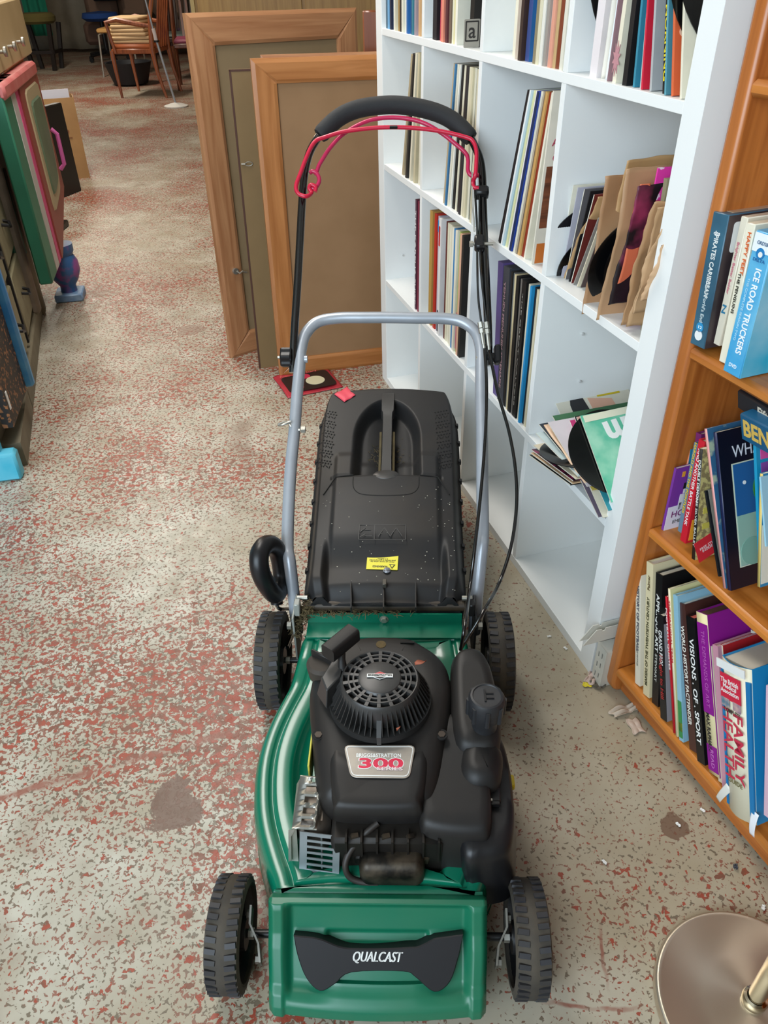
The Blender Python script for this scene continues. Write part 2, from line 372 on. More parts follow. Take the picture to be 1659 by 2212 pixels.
# --- front hood: moulded cover with recessed face, two side pillars and a black applique
def hood(u, v):
    x = -.154+.308*u
    ax = abs(x)
    pr = [(0, .024, .139), (.07, .019, .160), (.13, .008, .1690), (.20, -.001, .169), (.26, -.006, .161), (.42, -.022, .136), (.47, -.030, .128), (.52, -.036, .122), (.78, -.066, .087), (.84, -.078, .081), (.92, -.090, .068), (.97, -.094, .055), (1, -.088, .042)]
    for i in range(len(pr)-1):
        if pr[i][0] <= v <= pr[i+1][0]:
            t = (v-pr[i][0])/(pr[i+1][0]-pr[i][0]); y = pr[i][1]+(pr[i+1][1]-pr[i][1])*t; z = pr[i][2]+(pr[i+1][2]-pr[i][2])*t; break
    bow = .010*(1-(x/.154)**2)*ss(.3, .9, v)
    rec = ss(.132, .120, ax)*ss(.19, .26, v)*ss(.90, .80, v)*.012        # recessed middle
    rec2 = ss(.075, .068, ax)*ss(.42, .45, v)*ss(.52, .5, v)*.007           # dark step above the badge
    if v > .76: rec *= ss(.05, .10, ax)*.6+.4
    edge = ss(.150, .154, ax)*.008
    ry = .75; rz = -.62
    return (x*(1-.02*ss(.5, 1, v)), y-bow+(rec+rec2)*.72+edge*.6*ss(.1, .2, v)-.004*ss(.15, .25, v)*ss(.13, .134, ax)*ss(.150, .146, ax), z-(rec+rec2)*.62-edge*.6)
b = MB().grid(hood, 150, 120)
for sx in (-1, 1):
    rim = [hood(0 if sx < 0 else 1, j/24) for j in range(25)]
    b.loft([rim, [(p[0], p[1]*.35+.02, max(.05, p[2]-.02) if j else p[2]-.02) for j, p in enumerate(rim)]], False)
HOOD = part(b, 'front_hood', GREEND, ang=60)
# black applique following the hood face
apx = [(635, 2018), (688, 2024), (735, 2042), (775, 2046), (830, 2046), (885, 2043), (905, 2041), (938, 2024), (1000, 2016)]
apx2 = [(635, 2018), (643, 2060), (662, 2110), (692, 2138), (725, 2122), (760, 2098), (870, 2096), (897, 2108), (938, 2140), (972, 2118), (992, 2060), (1000, 2016)]
p0 = Vector((0, -.040, .118)); pn = Vector((0, -.72, .62)).normalized()
pts = catmull([mh(x, y, p0, pn) for x, y in apx[:-1]], 4)+[mh(1000, 2016, p0, pn)]
lo = catmull([mh(x, y, p0, pn) for x, y in apx2[:-1]], 4)+[mh(1000, 2016, p0, pn)]
lo = lo[1:-1]
up3 = Vector((0, pn.z, -pn.y)); 
def tobase(p): d = p-p0; return (d.x, d.dot(up3))
poly = [tobase(p) for p in pts]+[tobase(p) for p in lo[::-1]]
AT = frame(p0, (1, 0, 0), up3)
b = MB(); b.prism(poly[::-1], -.02, .0045, T=AT, ch=.0015)
part(b, 'badge_panel', mat('satin_black_panel', '#1b1a1c', .5, spec=.3), HOOD, ang=30)
for k_ in (-.00045, .00045):
    text('badge_lettering', 'QUALCAST', .019, WHT, HOOD, frame(mh(813, 2068, p0+pn*.0052, pn)+Vector((k_, 0, 0)), (1, 0, 0), up3), w=.069, shear=.3)

# --- wheels
def wheel(cx, cy, r, w, side):
    t = MB(); T = Matrix.Translation((cx, cy, r)) @ Matrix.Rotation(PI/2, 4, 'Y')
    h = w/2
    t.mi(1).lathe([(r*.80, -h*.96), (r-.012, -h), (r-.004, -h*.9), (r-.003, -h*.5), (r-.001, -.004), (r-.001, .004), (r-.003, h*.5), (r-.004, h*.9), (r-.012, h), (r*.80, h*.96), (r*.80, -h*.96)], 72, T, cap=False)
    t.mi(0)
    n = 34
    for k in range(n):
        for row in (-1, 1):
            a = 2*PI*(k+(.5 if row > 0 else 0))/n
            M = T @ Matrix.Rotation(a, 4, 'Z') @ Matrix.Translation((r-.0035, 0, row*h*.56)) @ Matrix.Rotation(row*.12, 4, 'X')
            bw = r*2*PI/n*.56
            t.loft([[(-.004, -bw/2, -h*.36), (-.004, bw/2, -h*.36), (-.004, bw/2, h*.36), (-.004, -bw/2, h*.36)],
                    [(.0035, -bw*.42, -h*.30), (.0035, bw*.42, -h*.30), (.0035, bw*.42, h*.30), (.0035, -bw*.42, h*.30)]], True, True, True, M)
    tyre = part(t, 'wheel', [RUB, DUST], None, ang=30)
    rim = MB().lathe([(r*.82, -h*.98), (r*.78, -h*.5), (r*.72, -h*.3), (r*.30, -h*.25), (r*.28, -h*.9), (0.001, -h*.9)], 40, T, cap=False)
    rim.lathe([(r*.82, h*.98), (r*.78, h*.5), (r*.72, h*.3), (r*.30, h*.25), (r*.28, h*.9), (0.001, h*.9)], 40, T, cap=False)
    for k in range(5):
        a = 2*PI*k/5; rim.box((0, 0, 0), (.01, r*1.5, w*.5), None) if False else None
    part(rim, 'rim', BLK2, tyre)
    part(MB().cyl((cx+side*-1*(h+.004), cy, r), .008, .008, 'X', 6), 'axle_nut', ZINC, tyre)
    return tyre
WF, WR = .0803, .0977
for sx in (-1, 1): wheel(sx*.216, 0, WF, .050, sx)
for sx in (-1, 1): wheel(sx*.224, .528, WR, .050, sx)
for sx in (-1, 1):     # cranked front wheel brackets
    x = sx*.178
    BRK = mat('dull_zinc_bracket', '#77746c', .45, metal=.7)
    q = [(x+sx*.006, .018, .125), (x+sx*.006, -.002, .112), (x-sx*.006, -.018, .088), (x-sx*.009, -.036, .070)]
    b = MB(); b.loft([[(p[0]-.0015, p[1], p[2]-.010), (p[0]+.0015, p[1], p[2]-.010), (p[0]+.0015, p[1]-.004, p[2]+.010), (p[0]-.0015, p[1]-.004, p[2]+.010)] for p in q], True, True, True)
    b.cyl((x+sx*.010, .010, .115), .007, .006, 'X', 6).cyl((x-sx*.004, -.032, .073), .007, .005, 'X', 6)
    part(b, 'wheel_bracket', BRK)
part(MB().cyl((0, .0, WF), .006, .40, 'X', 12), 'front_axle', BLK2)
part(MB().cyl((0, .528, WR), .006, .42, 'X', 12), 'rear_axle', BLK2)

# --- engine cover
eh = [(.030, .096), (.062, .098), (.080, .106), (.090, .126), (.097, .155), (.104, .20), (.112, .25), (.116, .295), (.112, .335), (.098, .365), (.074, .388), (.052, .404), (.025, .409)]
er = [(p.x, p.y) for p in catmull([(x, y, 0) for x, y in eh], 4)]
eo = [(0, .095)]+er+[(0, .410)]+[(-x, y) for x, y in er[::-1]]
def et(y): return .262+.17*max(0, min(y, .27)-.08)
def ering(d, dz, cut=0):
    q = inset(eo, d) if d else eo
    return [(x, y, et(y)+dz) for x, y in q]
b = MB()
b.loft([[(x*.97, y*.97+.006, .20) for x, y in eo], [(x, y, .225) for x, y in eo], ering(0, -.030), ering(.003, -.016), ering(.009, -.006), ering(.018, -.001), ering(.030, .0015), ering(.045, .002)], True, False, 'fan')
COVER = part(b, 'engine_cover', BLK, ang=50)
# raised nose around the plate
def nf(y): return 1-ss(.15, .185, y)
def scl(q, k, cx=0, cy=.135): return [(cx+(x-cx)*k, cy+(y-cy)*k) for x, y in q]
nose = [(-.052, .084), (.052, .084), (.064, .098), (.072, .13), (.074, .172), (.060, .185), (-.060, .185), (-.074, .172), (-.072, .13), (-.064, .098)]
ns = [(p.x, p.y) for p in catmull([(x, y, 0) for x, y in nose], 4, True)]
b = MB(); b.loft([[(x, y+.008, .215) for x, y in ns], [(x, y+.002, .235) for x, y in ns], [(x, y, et(y)-.008) for x, y in ns], [(x, y, et(y)-.004+.005*nf(y)) for x, y in scl(ns, .96)], [(x, y, et(y)+.006*nf(y)) for x, y in scl(ns, .89)], [(x, y, et(y)+.007*nf(y)) for x, y in scl(ns, .82)]], True, False, 'fan')
part(b, 'cover_nose', BLK, COVER, ang=50)
# skirt in front of the cylinder and broad right-hand shoulder
sh = [(.060, .085), (.076, .066), (.140, .060), (.160, .070), (.165, .12), (.160, .18), (.142, .23), (.118, .255), (.09, .24), (.06, .16)]
b = MB(); s2 = [(p.x, p.y) for p in catmull([(x, y, 0) for x, y in sh], 4, True)]
b.loft([[(x, y*.95, .142) for x, y in s2], [(x, y, .236+.12*(y-.07)) for x, y in s2], [(x, y, .248+.12*(y-.07)) for x, y in scl(s2, .955, .112, .15)], [(x, y, .252+.12*(y-.07)) for x, y in scl(s2, .86, .112, .15)]], True, False, 'fan')
part(b, 'side_shroud', BLK, COVER, ang=50)
# plate
pc = [(742, 1610), (898, 1610), (885, 1682), (757, 1680)]
PN = Vector((0, -.17, 1)).normalized(); PU = Vector((0, 1, .17)).normalized(); PP = Vector((0, .147, et(.147)+.0075))
pq = [mh(x, y, PP, PN)-PP for x, y in pc]; pq = [(v.x, v.dot(PU)) for v in pq]
def roundpoly(q, r=.15, k=5):
    out = []; n = len(q)
    for i in range(n):
        a = Vector(q[i-1]); c = Vector(q[i]); d = Vector(q[(i+1) % n]); p = c+(a-c).normalized()*r; e = c+(d-c).normalized()*r
        for j in range(k+1): t = j/k; out.append(tuple((1-t)**2*p+2*t*(1-t)*c+t*t*e))
    return out
pr = roundpoly(pq[::-1], .010)
PT = frame(PP, (1, 0, 0), PU)
PL = part(MB().prism(pr, 0, .0012, T=PT, ch=.0005), 'name_plate', mat('brushed_plate', '#a29a90', .38, metal=.6, var=.4, scale=50, col2='#b8b0a6'), COVER)
ring_o = inset(pr, .0025); ring_i = inset(pr, .0036)
b = MB(); b.loft([[(x, y, .0013) for x, y in ring_o], [(x, y, .0018) for x, y in ring_o], [(x, y, .0018) for x, y in ring_i], [(x, y, .0013) for x, y in ring_i]], True, False, False, PT)
part(b, 'plate_border', WHT, PL)
def plT(px, py): return frame(mh(px, py, PP+PN*.0016, PN), (1, 0, 0), PU)
text('plate_lettering', 'BRIGGS&STRATTON', .0082, mat('bright_white_print', '#f8f8f4', .5), PL, plT(818, 1632), w=.066, bold=.012)
text('plate_number_edge', '300', .0225, WHT, PL, plT(822, 1650), w=.068, bold=.055)
tt = plT(822, 1650); tt.translation += PN*.0003
text('plate_number', '300', .021, mat('red_print', '#d81f45', .4), PL, tt, w=.0655, bold=.03)
tt = plT(842, 1661); tt.translation += PN*.0006
text('plate_series', 'SERIES', .0072, mat('pale_pink_print', '#e9d3d2', .4), PL, tt, w=.038, bold=.02)
for px, py in ((688, 1588), (954, 1587)):
    p = mz(px, py, et(.17)+.001); b = MB().cyl((p.x, p.y, p.z), .0095, .003, n=24)
    s_ = part(b, 'screw_recess', DARK, COVER); part(MB().cyl((p.x, p.y-.001, p.z+.002), .006, .003, n=6), 'cover_screw', mat('rusty_screw', '#40372f', .5, metal=.5), COVER)
# slots and hole at the rear of the cover
for px, py, w_ in ((735, 1388, .018), (880, 1388, .024)):
    p = mz(px, py, et(.3)+.0015); part(MB().box(p, (w_, .004, .003)), 'cover_slot', DARK, COVER)
p = mz(823, 1393, et(.3)+.001); part(MB().cyl(p, .0085, .003), 'fill_hole', mat('dry_dirt', '#6a5a3a', .9, var=.6, scale=200), COVER)

# --- cooling fan grille
FC = Vector((.0005, .255, .0)); FZ = .352
b = MB().mi(1).cyl((FC.x, FC.y, .300), .080, .012, n=48).cyl((FC.x, FC.y, .325), .060, .03, n=48).mi(0)
T = Matrix.Translation((FC.x, FC.y, 0)) @ Matrix.Diagonal((.79, .79, 1, 1))
b.lathe([(.0785, .300), (.0785, .338), (.076, .3455), (.0735, .348), (.0715, .3475), (.070, .344), (.070, .300)], 64, T, cap=False)
for r0, r1 in ((.0592, .0622), (.0496, .0528)): b.lathe([(r0, .338), (r0, .3485), (r1, .3485), (r1, .338)], 64, T, cap=False)
b.lathe([(.0435, .335), (.0435, .347), (.0405, .350), (.034, .3515), (.0001, .3525)], 64, T, cap=False)
for k in range(18):
    a = 2*PI*(k+.5)/18
    b.box((0, 0, 0), (.001, .001, .001)) if False else None
    M = T @ Matrix.Rotation(a, 4, 'Z'); b.loft([[(.040, -.0028, .338), (.073, -.0036, .338), (.073, .0036, .338), (.040, .0028, .338)], [(.040, -.0028, .349), (.073, -.0036, .3475), (.073, .0036, .3475), (.040, .0028, .349)]], True, True, True, M)
M = T @ Matrix.Rotation(-PI/2, 4, 'Z'); b.loft([[(.040, -.0048, .33), (.102, -.004, .29), (.102, .004, .29), (.040, .0048, .33)], [(.040, -.0048, .3500), (.102, -.0045, .308), (.102, .0045, .308), (.040, .0048, .3500)]], True, True, True, M)
# fins sloping down around the front and right
for k in range(46):
    a = math.radians(-205+k*6.6)
    if a > math.radians(38): break
    if abs(math.degrees(a)+90) < 3: continue
    M = T @ Matrix.Rotation(a, 4, 'Z'); w_ = .0007
    b.loft([[(.076, -w_, .300), (.100, -w_, .296), (.100, w_, .296), (.076, w_, .300)], [(.076, -w_, .344), (.100, -w_, .305), (.100, w_, .305), (.076, w_, .344)]], True, True, True, M)
FAN = part(b, 'fan_grille', [mat('satin_black_plastic', '#343332', .38), DARK], COVER, ang=35)
# centre badge
BP = Vector((.000, .243, .3532)); bT = frame(Vector((.001, .255, .3530)), (1, 0, 0), (0, 1, 0))
def badge(k, z0, z1):
    return [(-.030*k, -.0048*k), (-.015*k, -.0048*k), (0, -.0115*k), (.015*k, -.0048*k), (.030*k, -.0048*k), (.030*k, .0048*k), (.015*k, .0048*k), (0, .0115*k), (-.015*k, .0048*k), (-.030*k, .0048*k)]
bd = part(MB().prism(badge(.66, 0, 0), 0, .0012, T=bT), 'engine_badge', WHT, FAN, smooth=False)
part(MB().prism([(-.0085, .0034), (.0085, .0034), (0, .0070)], .0011, .0016, T=bT), 'badge_red', mat('badge_red', '#c22a30', .4), bd, smooth=False)
part(MB().prism([(.0085, -.0034), (-.0085, -.0034), (0, -.0070)], .0011, .0016, T=bT), 'badge_black', BLK2, bd, smooth=False)
tt = bT.copy(); tt.translation += Vector((0, 0, .0016)); text('badge_text', 'BRIGGS&STRATTON', .0045, BLK2, bd, tt, w=.036, bold=.02)
# recoil outlet and pull handle
b = MB(); c0 = mz(722, 1440, .318); b.loft([[(-.100, .262, .302), (-.082, .232, .302), (-.060, .262, .302), (-.060, .30, .302), (-.078, .322, .302)], [(-.090, .262, .342), (-.080, .238, .338), (-.060, .262, .346), (-.058, .292, .346), (-.070, .310, .342)]], True, True, True)
part(b, 'recoil_outlet', mat('satin_black_plastic', '#343332', .38), COVER, bevel=.002)
h0, h1 = mz(708, 1412, .372), mz(764, 1366, .372)
d = (h1-h0); L_ = d.length; ang = math.atan2(d.y, d.x); c = (h0+h1)/2
b = MB(); T = Matrix.Translation(c) @ Matrix.Rotation(ang, 4, 'Z')
ro = rrect(.026, .026, .005, 3); ri = rrect(.019, .019, .003, 3)
b.loft([[(-L_/2, y, z) for y, z in ro], [(L_/2, y, z) for y, z in ro], [(L_/2, y, z) for y, z in ri], [(L_/2-.02, y, z) for y, z in ri]], True, True, True, T)
STARTER = part(b, 'starter_handle', BLK, None, ang=35)
q = mz(738, 1425, .35); part(MB().tube([c+Vector((0, 0, -.01)), q, Vector((q.x+.002, q.y-.012, .338))], [.007, .006, .008], 12), 'handle_neck', BLK, STARTER)
# oil filler cap with its finger tab
p = mz(697, 1437, .300); b = MB().lathe([(.024, -.02), (.026, -.004), (.0265, .004), (.022, .009), (.0001, .010)], 28, Matrix.Translation(p))
oc = part(b, 'oil_cap', mat('dusty_brown_plastic', '#3a322a', .7, var=.5, scale=30), None)
part(MB().box((p.x, p.y+.004, p.z+.014), (.044, .006, .016), rot=(0, 0, -.55), ch=.002), 'cap_tab', BLK, oc)

# --- fuel tank, cap, air cleaner on the right
tk = [(.116, .195), (.150, .178), (.180, .186), (.188, .23), (.186, .30), (.176, .355), (.150, .372), (.120, .355), (.113, .29)]
t2 = [(p.x, p.y) for p in catmull([(x, y, 0) for x, y in tk], 4, True)]
b = MB(); b.loft([[(x, y, .19) for x, y in t2], [(x, y, .262+.12*(y-.18)) for x, y in t2], [(x, y, .276+.12*(y-.18)) for x, y in inset(t2, .006)], [(x, y, .281+.12*(y-.18)) for x, y in inset(t2, .014)]], True, False, 'fan')
TANK = part(b, 'fuel_tank', BLK, None, ang=55)
bl = [(.120, .150), (.140, .128), (.172, .132), (.184, .155), (.186, .19), (.170, .215), (.140, .215), (.124, .19)]
b2 = [(p.x, p.y) for p in catmull([(x, y, 0) for x, y in bl], 4, True)]
part(MB().loft([[(x, y, .17) for x, y in b2], [(x, y, .256) for x, y in b2], [(x, y, .272) for x, y in inset(b2, .009)], [(x, y, .276) for x, y in inset(b2, .022)]], True, False, 'fan'), 'tank_bulge', BLK, TANK, ang=55)
cp = mz(1052, 1502, .352); T = Matrix.Translation((cp.x, cp.y, 0))
b = MB().lathe([(.019, .27), (.020, .305), (.0265, .312), (.0275, .345), (.0245, .351), (.0215, .352), (.0205, .3505), (.0001, .3510)], 36, T)
for k in range(8):
    a = 2*PI*k/8; b.cyl((cp.x+.0262*math.cos(a), cp.y+.0262*math.sin(a), .328), .004, .032, n=8)
cap = part(b, 'fuel_cap', mat('scuffed_black_plastic', '#222326', .5, var=.5, scale=40, col2='#303032'), TANK, ang=45)
part(MB().box((cp.x-.003, cp.y, .352), (.003, .022, .0014)).box((cp.x+.004, cp.y+.004, .352), (.012, .002, .0014)).box((cp.x+.004, cp.y-.005, .352), (.012, .002, .0014)), 'cap_emboss', BLK2, cap)
ac = [(.118, .055), (.150, .040), (.184, .05), (.197, .085), (.202, .14), (.200, .20), (.190, .24), (.16, .25), (.125, .22)]
a2 = [(p.x, p.y) for p in catmull([(x, y, 0) for x, y in ac], 4, True)]
b = MB(); b.loft([[(x*1.06, y, .095) for x, y in a2], [(x*1.04, y, .15) for x, y in a2], [(x, y, .208+.06*(y-.05)) for x, y in a2], [(x, y, .222+.06*(y-.05)) for x, y in scl(a2, .955, .16, .145)], [(x, y, .227+.06*(y-.05)) for x, y in scl(a2, .86, .16, .145)]], True, True, 'fan')
AIR = part(b, 'air_cleaner', BLK2, None, ang=50)
p = mz(1062, 1700, .236); b = MB().box((p.x, p.y, .236), (.022, .055, .010), ch=.002).box((p.x-.004, p.y+.034, .239), (.030, .014, .008), ch=.002).box((p.x-.004, p.y-.030, .238), (.026, .006, .008), ch=.001)
part(b, 'cleaner_latch', BLK2, AIR)
p = mz(1108, 1690, .20); part(MB().box((p.x-.004, p.y, .20), (.012, .022, .012), ch=.002), 'yellow_tab', mat('yellow_plastic', '#d8c520', .4), AIR)
for px, py in ((1048, 1672), (1050, 1728)):
    p = mz(px, py, .244); part(MB().box((p.x, p.y, .244), (.018, .0035, .003)), 'latch_pin', ZINC, AIR)
# --- cylinder block under the cover
b = MB().box((.015, .115, .18), (.165, .11, .09), ch=.006)
for k in range(7): b.box((-.045+k*.022, .066, .205), (.003, .02, .05))
BLOCK = part(b, 'engine_block', mat('grimy_engine_metal', '#1b1815', .55, metal=.4, var=.6, scale=20, col2='#2c2620'), None)
b = MB(); hd = rrect(.094, .05, .014, 5, .020, .057)
b.loft([[(x, y*.6+.02, .150) for x, y in hd], [(x, y, .160) for x, y in hd], [(x, y, .186) for x, y in hd], [(x, y, .196) for x, y in inset(hd, .006)], [(x, y, .199) for x, y in inset(hd, .012)]], True, True, True)
part(b, 'rocker_cover', RUST, BLOCK, ang=50)
part(MB().box((.02, .075, .178), (.11, .035, .018), ch=.003).cyl((-.028, .07, .19), .007, .01).cyl((.066, .07, .19), .007, .01), 'cylinder_head', RUST, BLOCK)
q = [mz(700, 1778, .215)]; q = catmull([(.000, .085, .232), (-.020, .072, .222), (-.040, .060, .200), (-.047, .048, .182), (-.040, .040, .165), (-.018, .036, .158), (.000, .036, .158)], 6)
part(MB().tube(q, .0048, 10), 'spark_lead', mat('black_rubber_hose', '#2c2622', .5), BLOCK)
for x in (-.035, .01, .045): part(MB().box((x, .068, .222), (.010, .006, .02), rot=(.3, .2, .3)), 'linkage', RUST, BLOCK)
# --- exhaust box and guard on the left
def slotted(b, w, h, th, slots, T):
    """flat plate w x h with rectangular openings; slots = (x0,x1,y0,y1)"""
    xs = sorted({-w/2, w/2, *[s[0] for s in slots], *[s[1] for s in slots]}); ys = sorted({-h/2, h/2, *[s[2] for s in slots], *[s[3] for s in slots]})
    for i in range(len(xs)-1):
        for j in range(len(ys)-1):
            cx, cy = (xs[i]+xs[i+1])/2, (ys[j]+ys[j+1])/2
            if any(s[0]-1e-6 < cx < s[1]+1e-6 and s[2]-1e-6 < cy < s[3]+1e-6 for s in slots): continue
            x0, x1, y0, y1 = xs[i], xs[i+1], ys[j], ys[j+1]
            b._add([(x0, y0, 0), (x1, y0, 0), (x1, y1, 0), (x0, y1, 0), (x0, y0, th), (x1, y0, th), (x1, y1, th), (x0, y1, th)], [(3, 2, 1, 0), (4, 5, 6, 7), (0, 1, 5, 4), (1, 2, 6, 5), (2, 3, 7, 6), (3, 0, 4, 7)], T)
    return b
b = MB().mi(0)
G = [(-.107, .145), (-.107, .080)]
T1 = frame((-.103, .113, .238), (1, -.06, 0), (.06, 1, .18))
slotted(b, .036, .080, .0015, [(-.006, .012, -.034+k*.0165, -.034+k*.0165+.0095) for k in range(4)]+[(.000, .006, .031, .037)], T1)
b.loft([[(-.120, .155, .236), (-.120, .078, .222)], [(-.126, .155, .222), (-.126, .074, .212)], [(-.128, .153, .17), (-.128, .062, .165)]], False)
b.loft([[(-.130, .080, .220), (-.118, .080, .222)], [(-.134, .064, .150), (-.118, .062, .150)]], False)
b.mi(1).box((-.097, .120, .190), (.055, .08, .07), ch=.012)
part(b, 'exhaust_silencer', [ZINC, mat('heat_stained_steel', '#6a625a', .4, metal=.7, var=.6, scale=30, col2='#3a322c')], None, ang=40)
gl, gr, gb = mz(648, 1795, .220), mz(735, 1806, .220), mz(658, 1882, .158)
ux = (gr-gl); W_ = ux.length; uy = (gl-gb); uy -= ux.normalized()*uy.dot(ux.normalized()); H_ = uy.length
T2 = frame((gl+gr)/2-uy/2, ux, uy)
b = MB(); slotted(b, W_, H_, .0014, [(-W_/2+.011, W_/2-.010, -H_/2+.006+k*(H_-.008)/6, -H_/2+.006+k*(H_-.008)/6+(H_-.008)/6*.62) for k in range(6)], T2)
b.tube([T2 @ Vector((.003, -H_/2+.004, -.006)), T2 @ Vector((.001, H_/2-.006, -.006))], .0016, 8)
part(b, 'exhaust_guard', mat('blued_zinc_guard', '#9aa3a8', .36, metal=.7, var=.5, scale=25, col2='#7e8484'), None, smooth=False)
part(MB().box((-.107, .20, .228), (.003, .07, .05), ch=.001), 'yellow_warning_edge', mat('faded_yellow_label', '#c9c04a', .5), COVER)

# --- handle assembly, traced on its own inclined plane
HS = .74; HP = Vector((0, .99, .535)); HN = Vector((0, -HS, 1)).normalized()
def hp(px, py, off=0.0): return mh(px, py, HP+HN*off, HN)
lowL = [(626, 1215), (621, 1180), (624, 1080), (629, 1000), (636, 930), (642, 850), (647, 795), (650, 757), (660, 722), (686, 696), (730, 687), (790, 686), (843, 686), (900, 687), (960, 688), (1000, 696), (1027, 718), (1038, 752), (1039, 795), (1039, 850), (1041, 930), (1042, 1050), (1043, 1150), (1040, 1190)]
pp = [hp(*q) for q in lowL]
pp = [Vector((-.181, .585, .12)), Vector((-.183, .600, .19))]+pp+[Vector((.183, .600, .19)), Vector((.181, .585, .12))]
LOWER = part(MB().tube(catmull(pp, 5), .0125, 18), 'lower_handle', SILV)
upp = [(633, 805), (634, 760), (637, 700), (643, 610), (648, 520), (653, 430), (658, 375), (668, 332), (684, 302), (700, 284)]
upr = [(1010, 290), (1024, 312), (1037, 345), (1042, 385), (1043, 430), (1046, 520), (1050, 610), (1054, 700), (1056, 790)]
arc = [(700, 284), (728, 257), (765, 238), (810, 229), (858, 227), (905, 233), (950, 246), (985, 266), (1010, 290)]
OF = .002
HN2 = Vector((0, -1.4, 1)).normalized()
def hp2(px, py, off=0.0): return mh(px, py, HP+HN2*off, HN2)
P = catmull([hp2(*q, OF) for q in upp[:-1]+arc+upr[1:]], 6)
UPPER = part(MB().tube(P, .0086, 16), 'upper_handle', BTUBE)
g = catmull([hp2(*q, OF) for q in [(690, 293)]+arc[1:-1]+[(1018, 300)]], 8)
rr = [0.0182*min(1, .86+.5*min(i, len(g)-1-i)/4) for i in range(len(g))]
part(MB().tube(g, rr, 22), 'foam_grip', FOAM, UPPER)
b1 = [(681, 414), (682, 404), (672, 399), (668, 407), (673, 417), (662, 424), (647, 420), (640, 410), (641, 396), (650, 372), (660, 345), (672, 318), (684, 303), (700, 297), (740, 285), (800, 277), (850, 275), (900, 277), (955, 284), (1008, 297), (1022, 306), (1029, 325), (1029, 352), (1027, 378), (1022, 392), (1024, 404), (1034, 407)]
part(MB().tube(catmull([hp2(*q, .030 if 4 < i < 24 else .018) for i, q in enumerate(b1)], 5), .0044, 10), 'drive_lever', REDP)
b2 = [(669, 374), (675, 370), (684, 374), (690, 388), (686, 400), (678, 408), (672, 404)]
b2m = [(682, 378), (686, 366), (692, 352), (715, 317), (745, 287), (795, 261), (850, 254), (905, 262), (950, 285), (985, 312), (1005, 330), (1011, 345), (1011, 368), (1018, 379), (1034, 379)]
part(MB().tube(catmull([hp2(*q, .014) for q in b2], 5), .0044, 10).tube(catmull([hp2(*q, .012) for q in b2m], 5), .0044, 10), 'brake_lever', mat('magenta_coated_rod', '#b8204f', .3))
text('lever_label', '\u2013\u2013\u2013', .008, WHT, None, Matrix(), w=.006) if False else None
p = hp2(850, 275, .0345); part(MB().box(p, (.016, .0035, .006), rot=(.6, 0, 0)), 'lever_label', BLK2)
# cables, clips and adjusters on the right
for q in ([(1025, 385), (1027, 430), (1031, 500), (1031, 560), (1033, 640), (1040, 700)], [(1036, 390), (1036, 430), (1036, 520), (1040, 600), (1047, 660), (1052, 702)]):
    part(MB().tube(catmull([hp2(*k, .014) for k in q], 5), .0024, 8), 'control_cable', BTUBE)
c1 = [hp(1047, 755, .026), hp(1051, 830, .027), hp(1049, 930, .026), hp(1040, 1050, .026), hp(1026, 1180, .028), hp(1015, 1270, .022), mz(1005, 1345, .29), mz(995, 1405, .25)]
c2 = [hp(1058, 765, .026), hp(1076, 850, .026), hp(1099, 930, .026), hp(1113, 1010, .026), hp(1116, 1090, .026), hp(1104, 1180, .024), hp(1078, 1260, .022), mz(1048, 1315, .29), mz(1016, 1368, .26), mz(996, 1400, .24)]
part(MB().tube(catmull(c1, 8), .0034, 10), 'brake_cable', BTUBE); part(MB().tube(catmull(c2, 8), .0034, 10), 'drive_cable', BTUBE)
for (a_, c_) in (((1037, 696), (1046, 752)), ((1050, 696), (1057, 756))):
    u, v = hp2(*a_, .022), hp(*c_, .026); d = v-u; b = MB()
    for t0, t1, r in ((0, .22, .0058), (.25, .42, .0062), (.42, .85, .0042), (.85, 1, .0034)): b.tube([u+d*t0, u+d*t1], r, 6 if r > .005 else 10)
    part(b, 'cable_adjuster', ZINC, ang=20)
p = hp2(1040, 416, .008); part(MB().box(p, (.030, .022, .026), rot=(.64, 0, 0), ch=.004), 'cable_clip', BLK2)
p = hp2(1035, 525, .012); part(MB().box(p, (.020, .034, .022), rot=(.64, 0, 0), ch=.004), 'cable_bracket', BLK2)
u = hp2(1018, 527, .012); part(MB().cyl(u, .0065, .008, 'X', 6).cyl(u+Vector((.022, 0, 0)), .0035, .05, 'X', 10), 'bracket_bolt', ZINC)
p = hp2(1018, 460, .016); part(MB().tube([hp2(1020, 372, .02), hp2(1021, 440, .018), hp2(1025, 500, .014)], .0018, 6), 'pull_wire', ZINC)
# wing knobs
kl = hp(619, 772, .004); b = MB(); prof_ = []
R = []
for z in (-.012, -.009, .009, .012):
    k = .90 if abs(z) > .01 else 1.0
    R.append([((.0205+.0022*math.cos(6*a))*k*math.cos(a), (.0205+.0022*math.cos(6*a))*k*math.sin(a), z) for a in [2*PI*i/48 for i in range(48)]])
b.loft(R, True, True, True, Matrix.Translation(kl) @ Matrix.Rotation(PI/2, 4, 'Y'))
k1 = part(b, 'clamp_knob', BLK2, ang=25); part(MB().cyl(kl+Vector((-.004, 0, 0)), .0035, .030, 'X', 10), 'knob_bolt', ZINC, k1)
kr = hp(1070, 772, .004); b = MB().cyl(kr+Vector((-.010, 0, 0)), .010, .02, 'X', 20).box(kr+Vector((.004, .004, .004)), (.014, .030, .040), rot=(-.7, 0, 0), ch=.004).box(kr+Vector((-.002, 0, 0)), (.022, .014, .016), rot=(-.7, 0, 0), ch=.003)
k2 = part(b, 'clamp_knob', BLK2); part(MB().cyl(hp(1031, 775, .003), .006, .006, 'X', 12), 'knob_bolt', ZINC, k2)
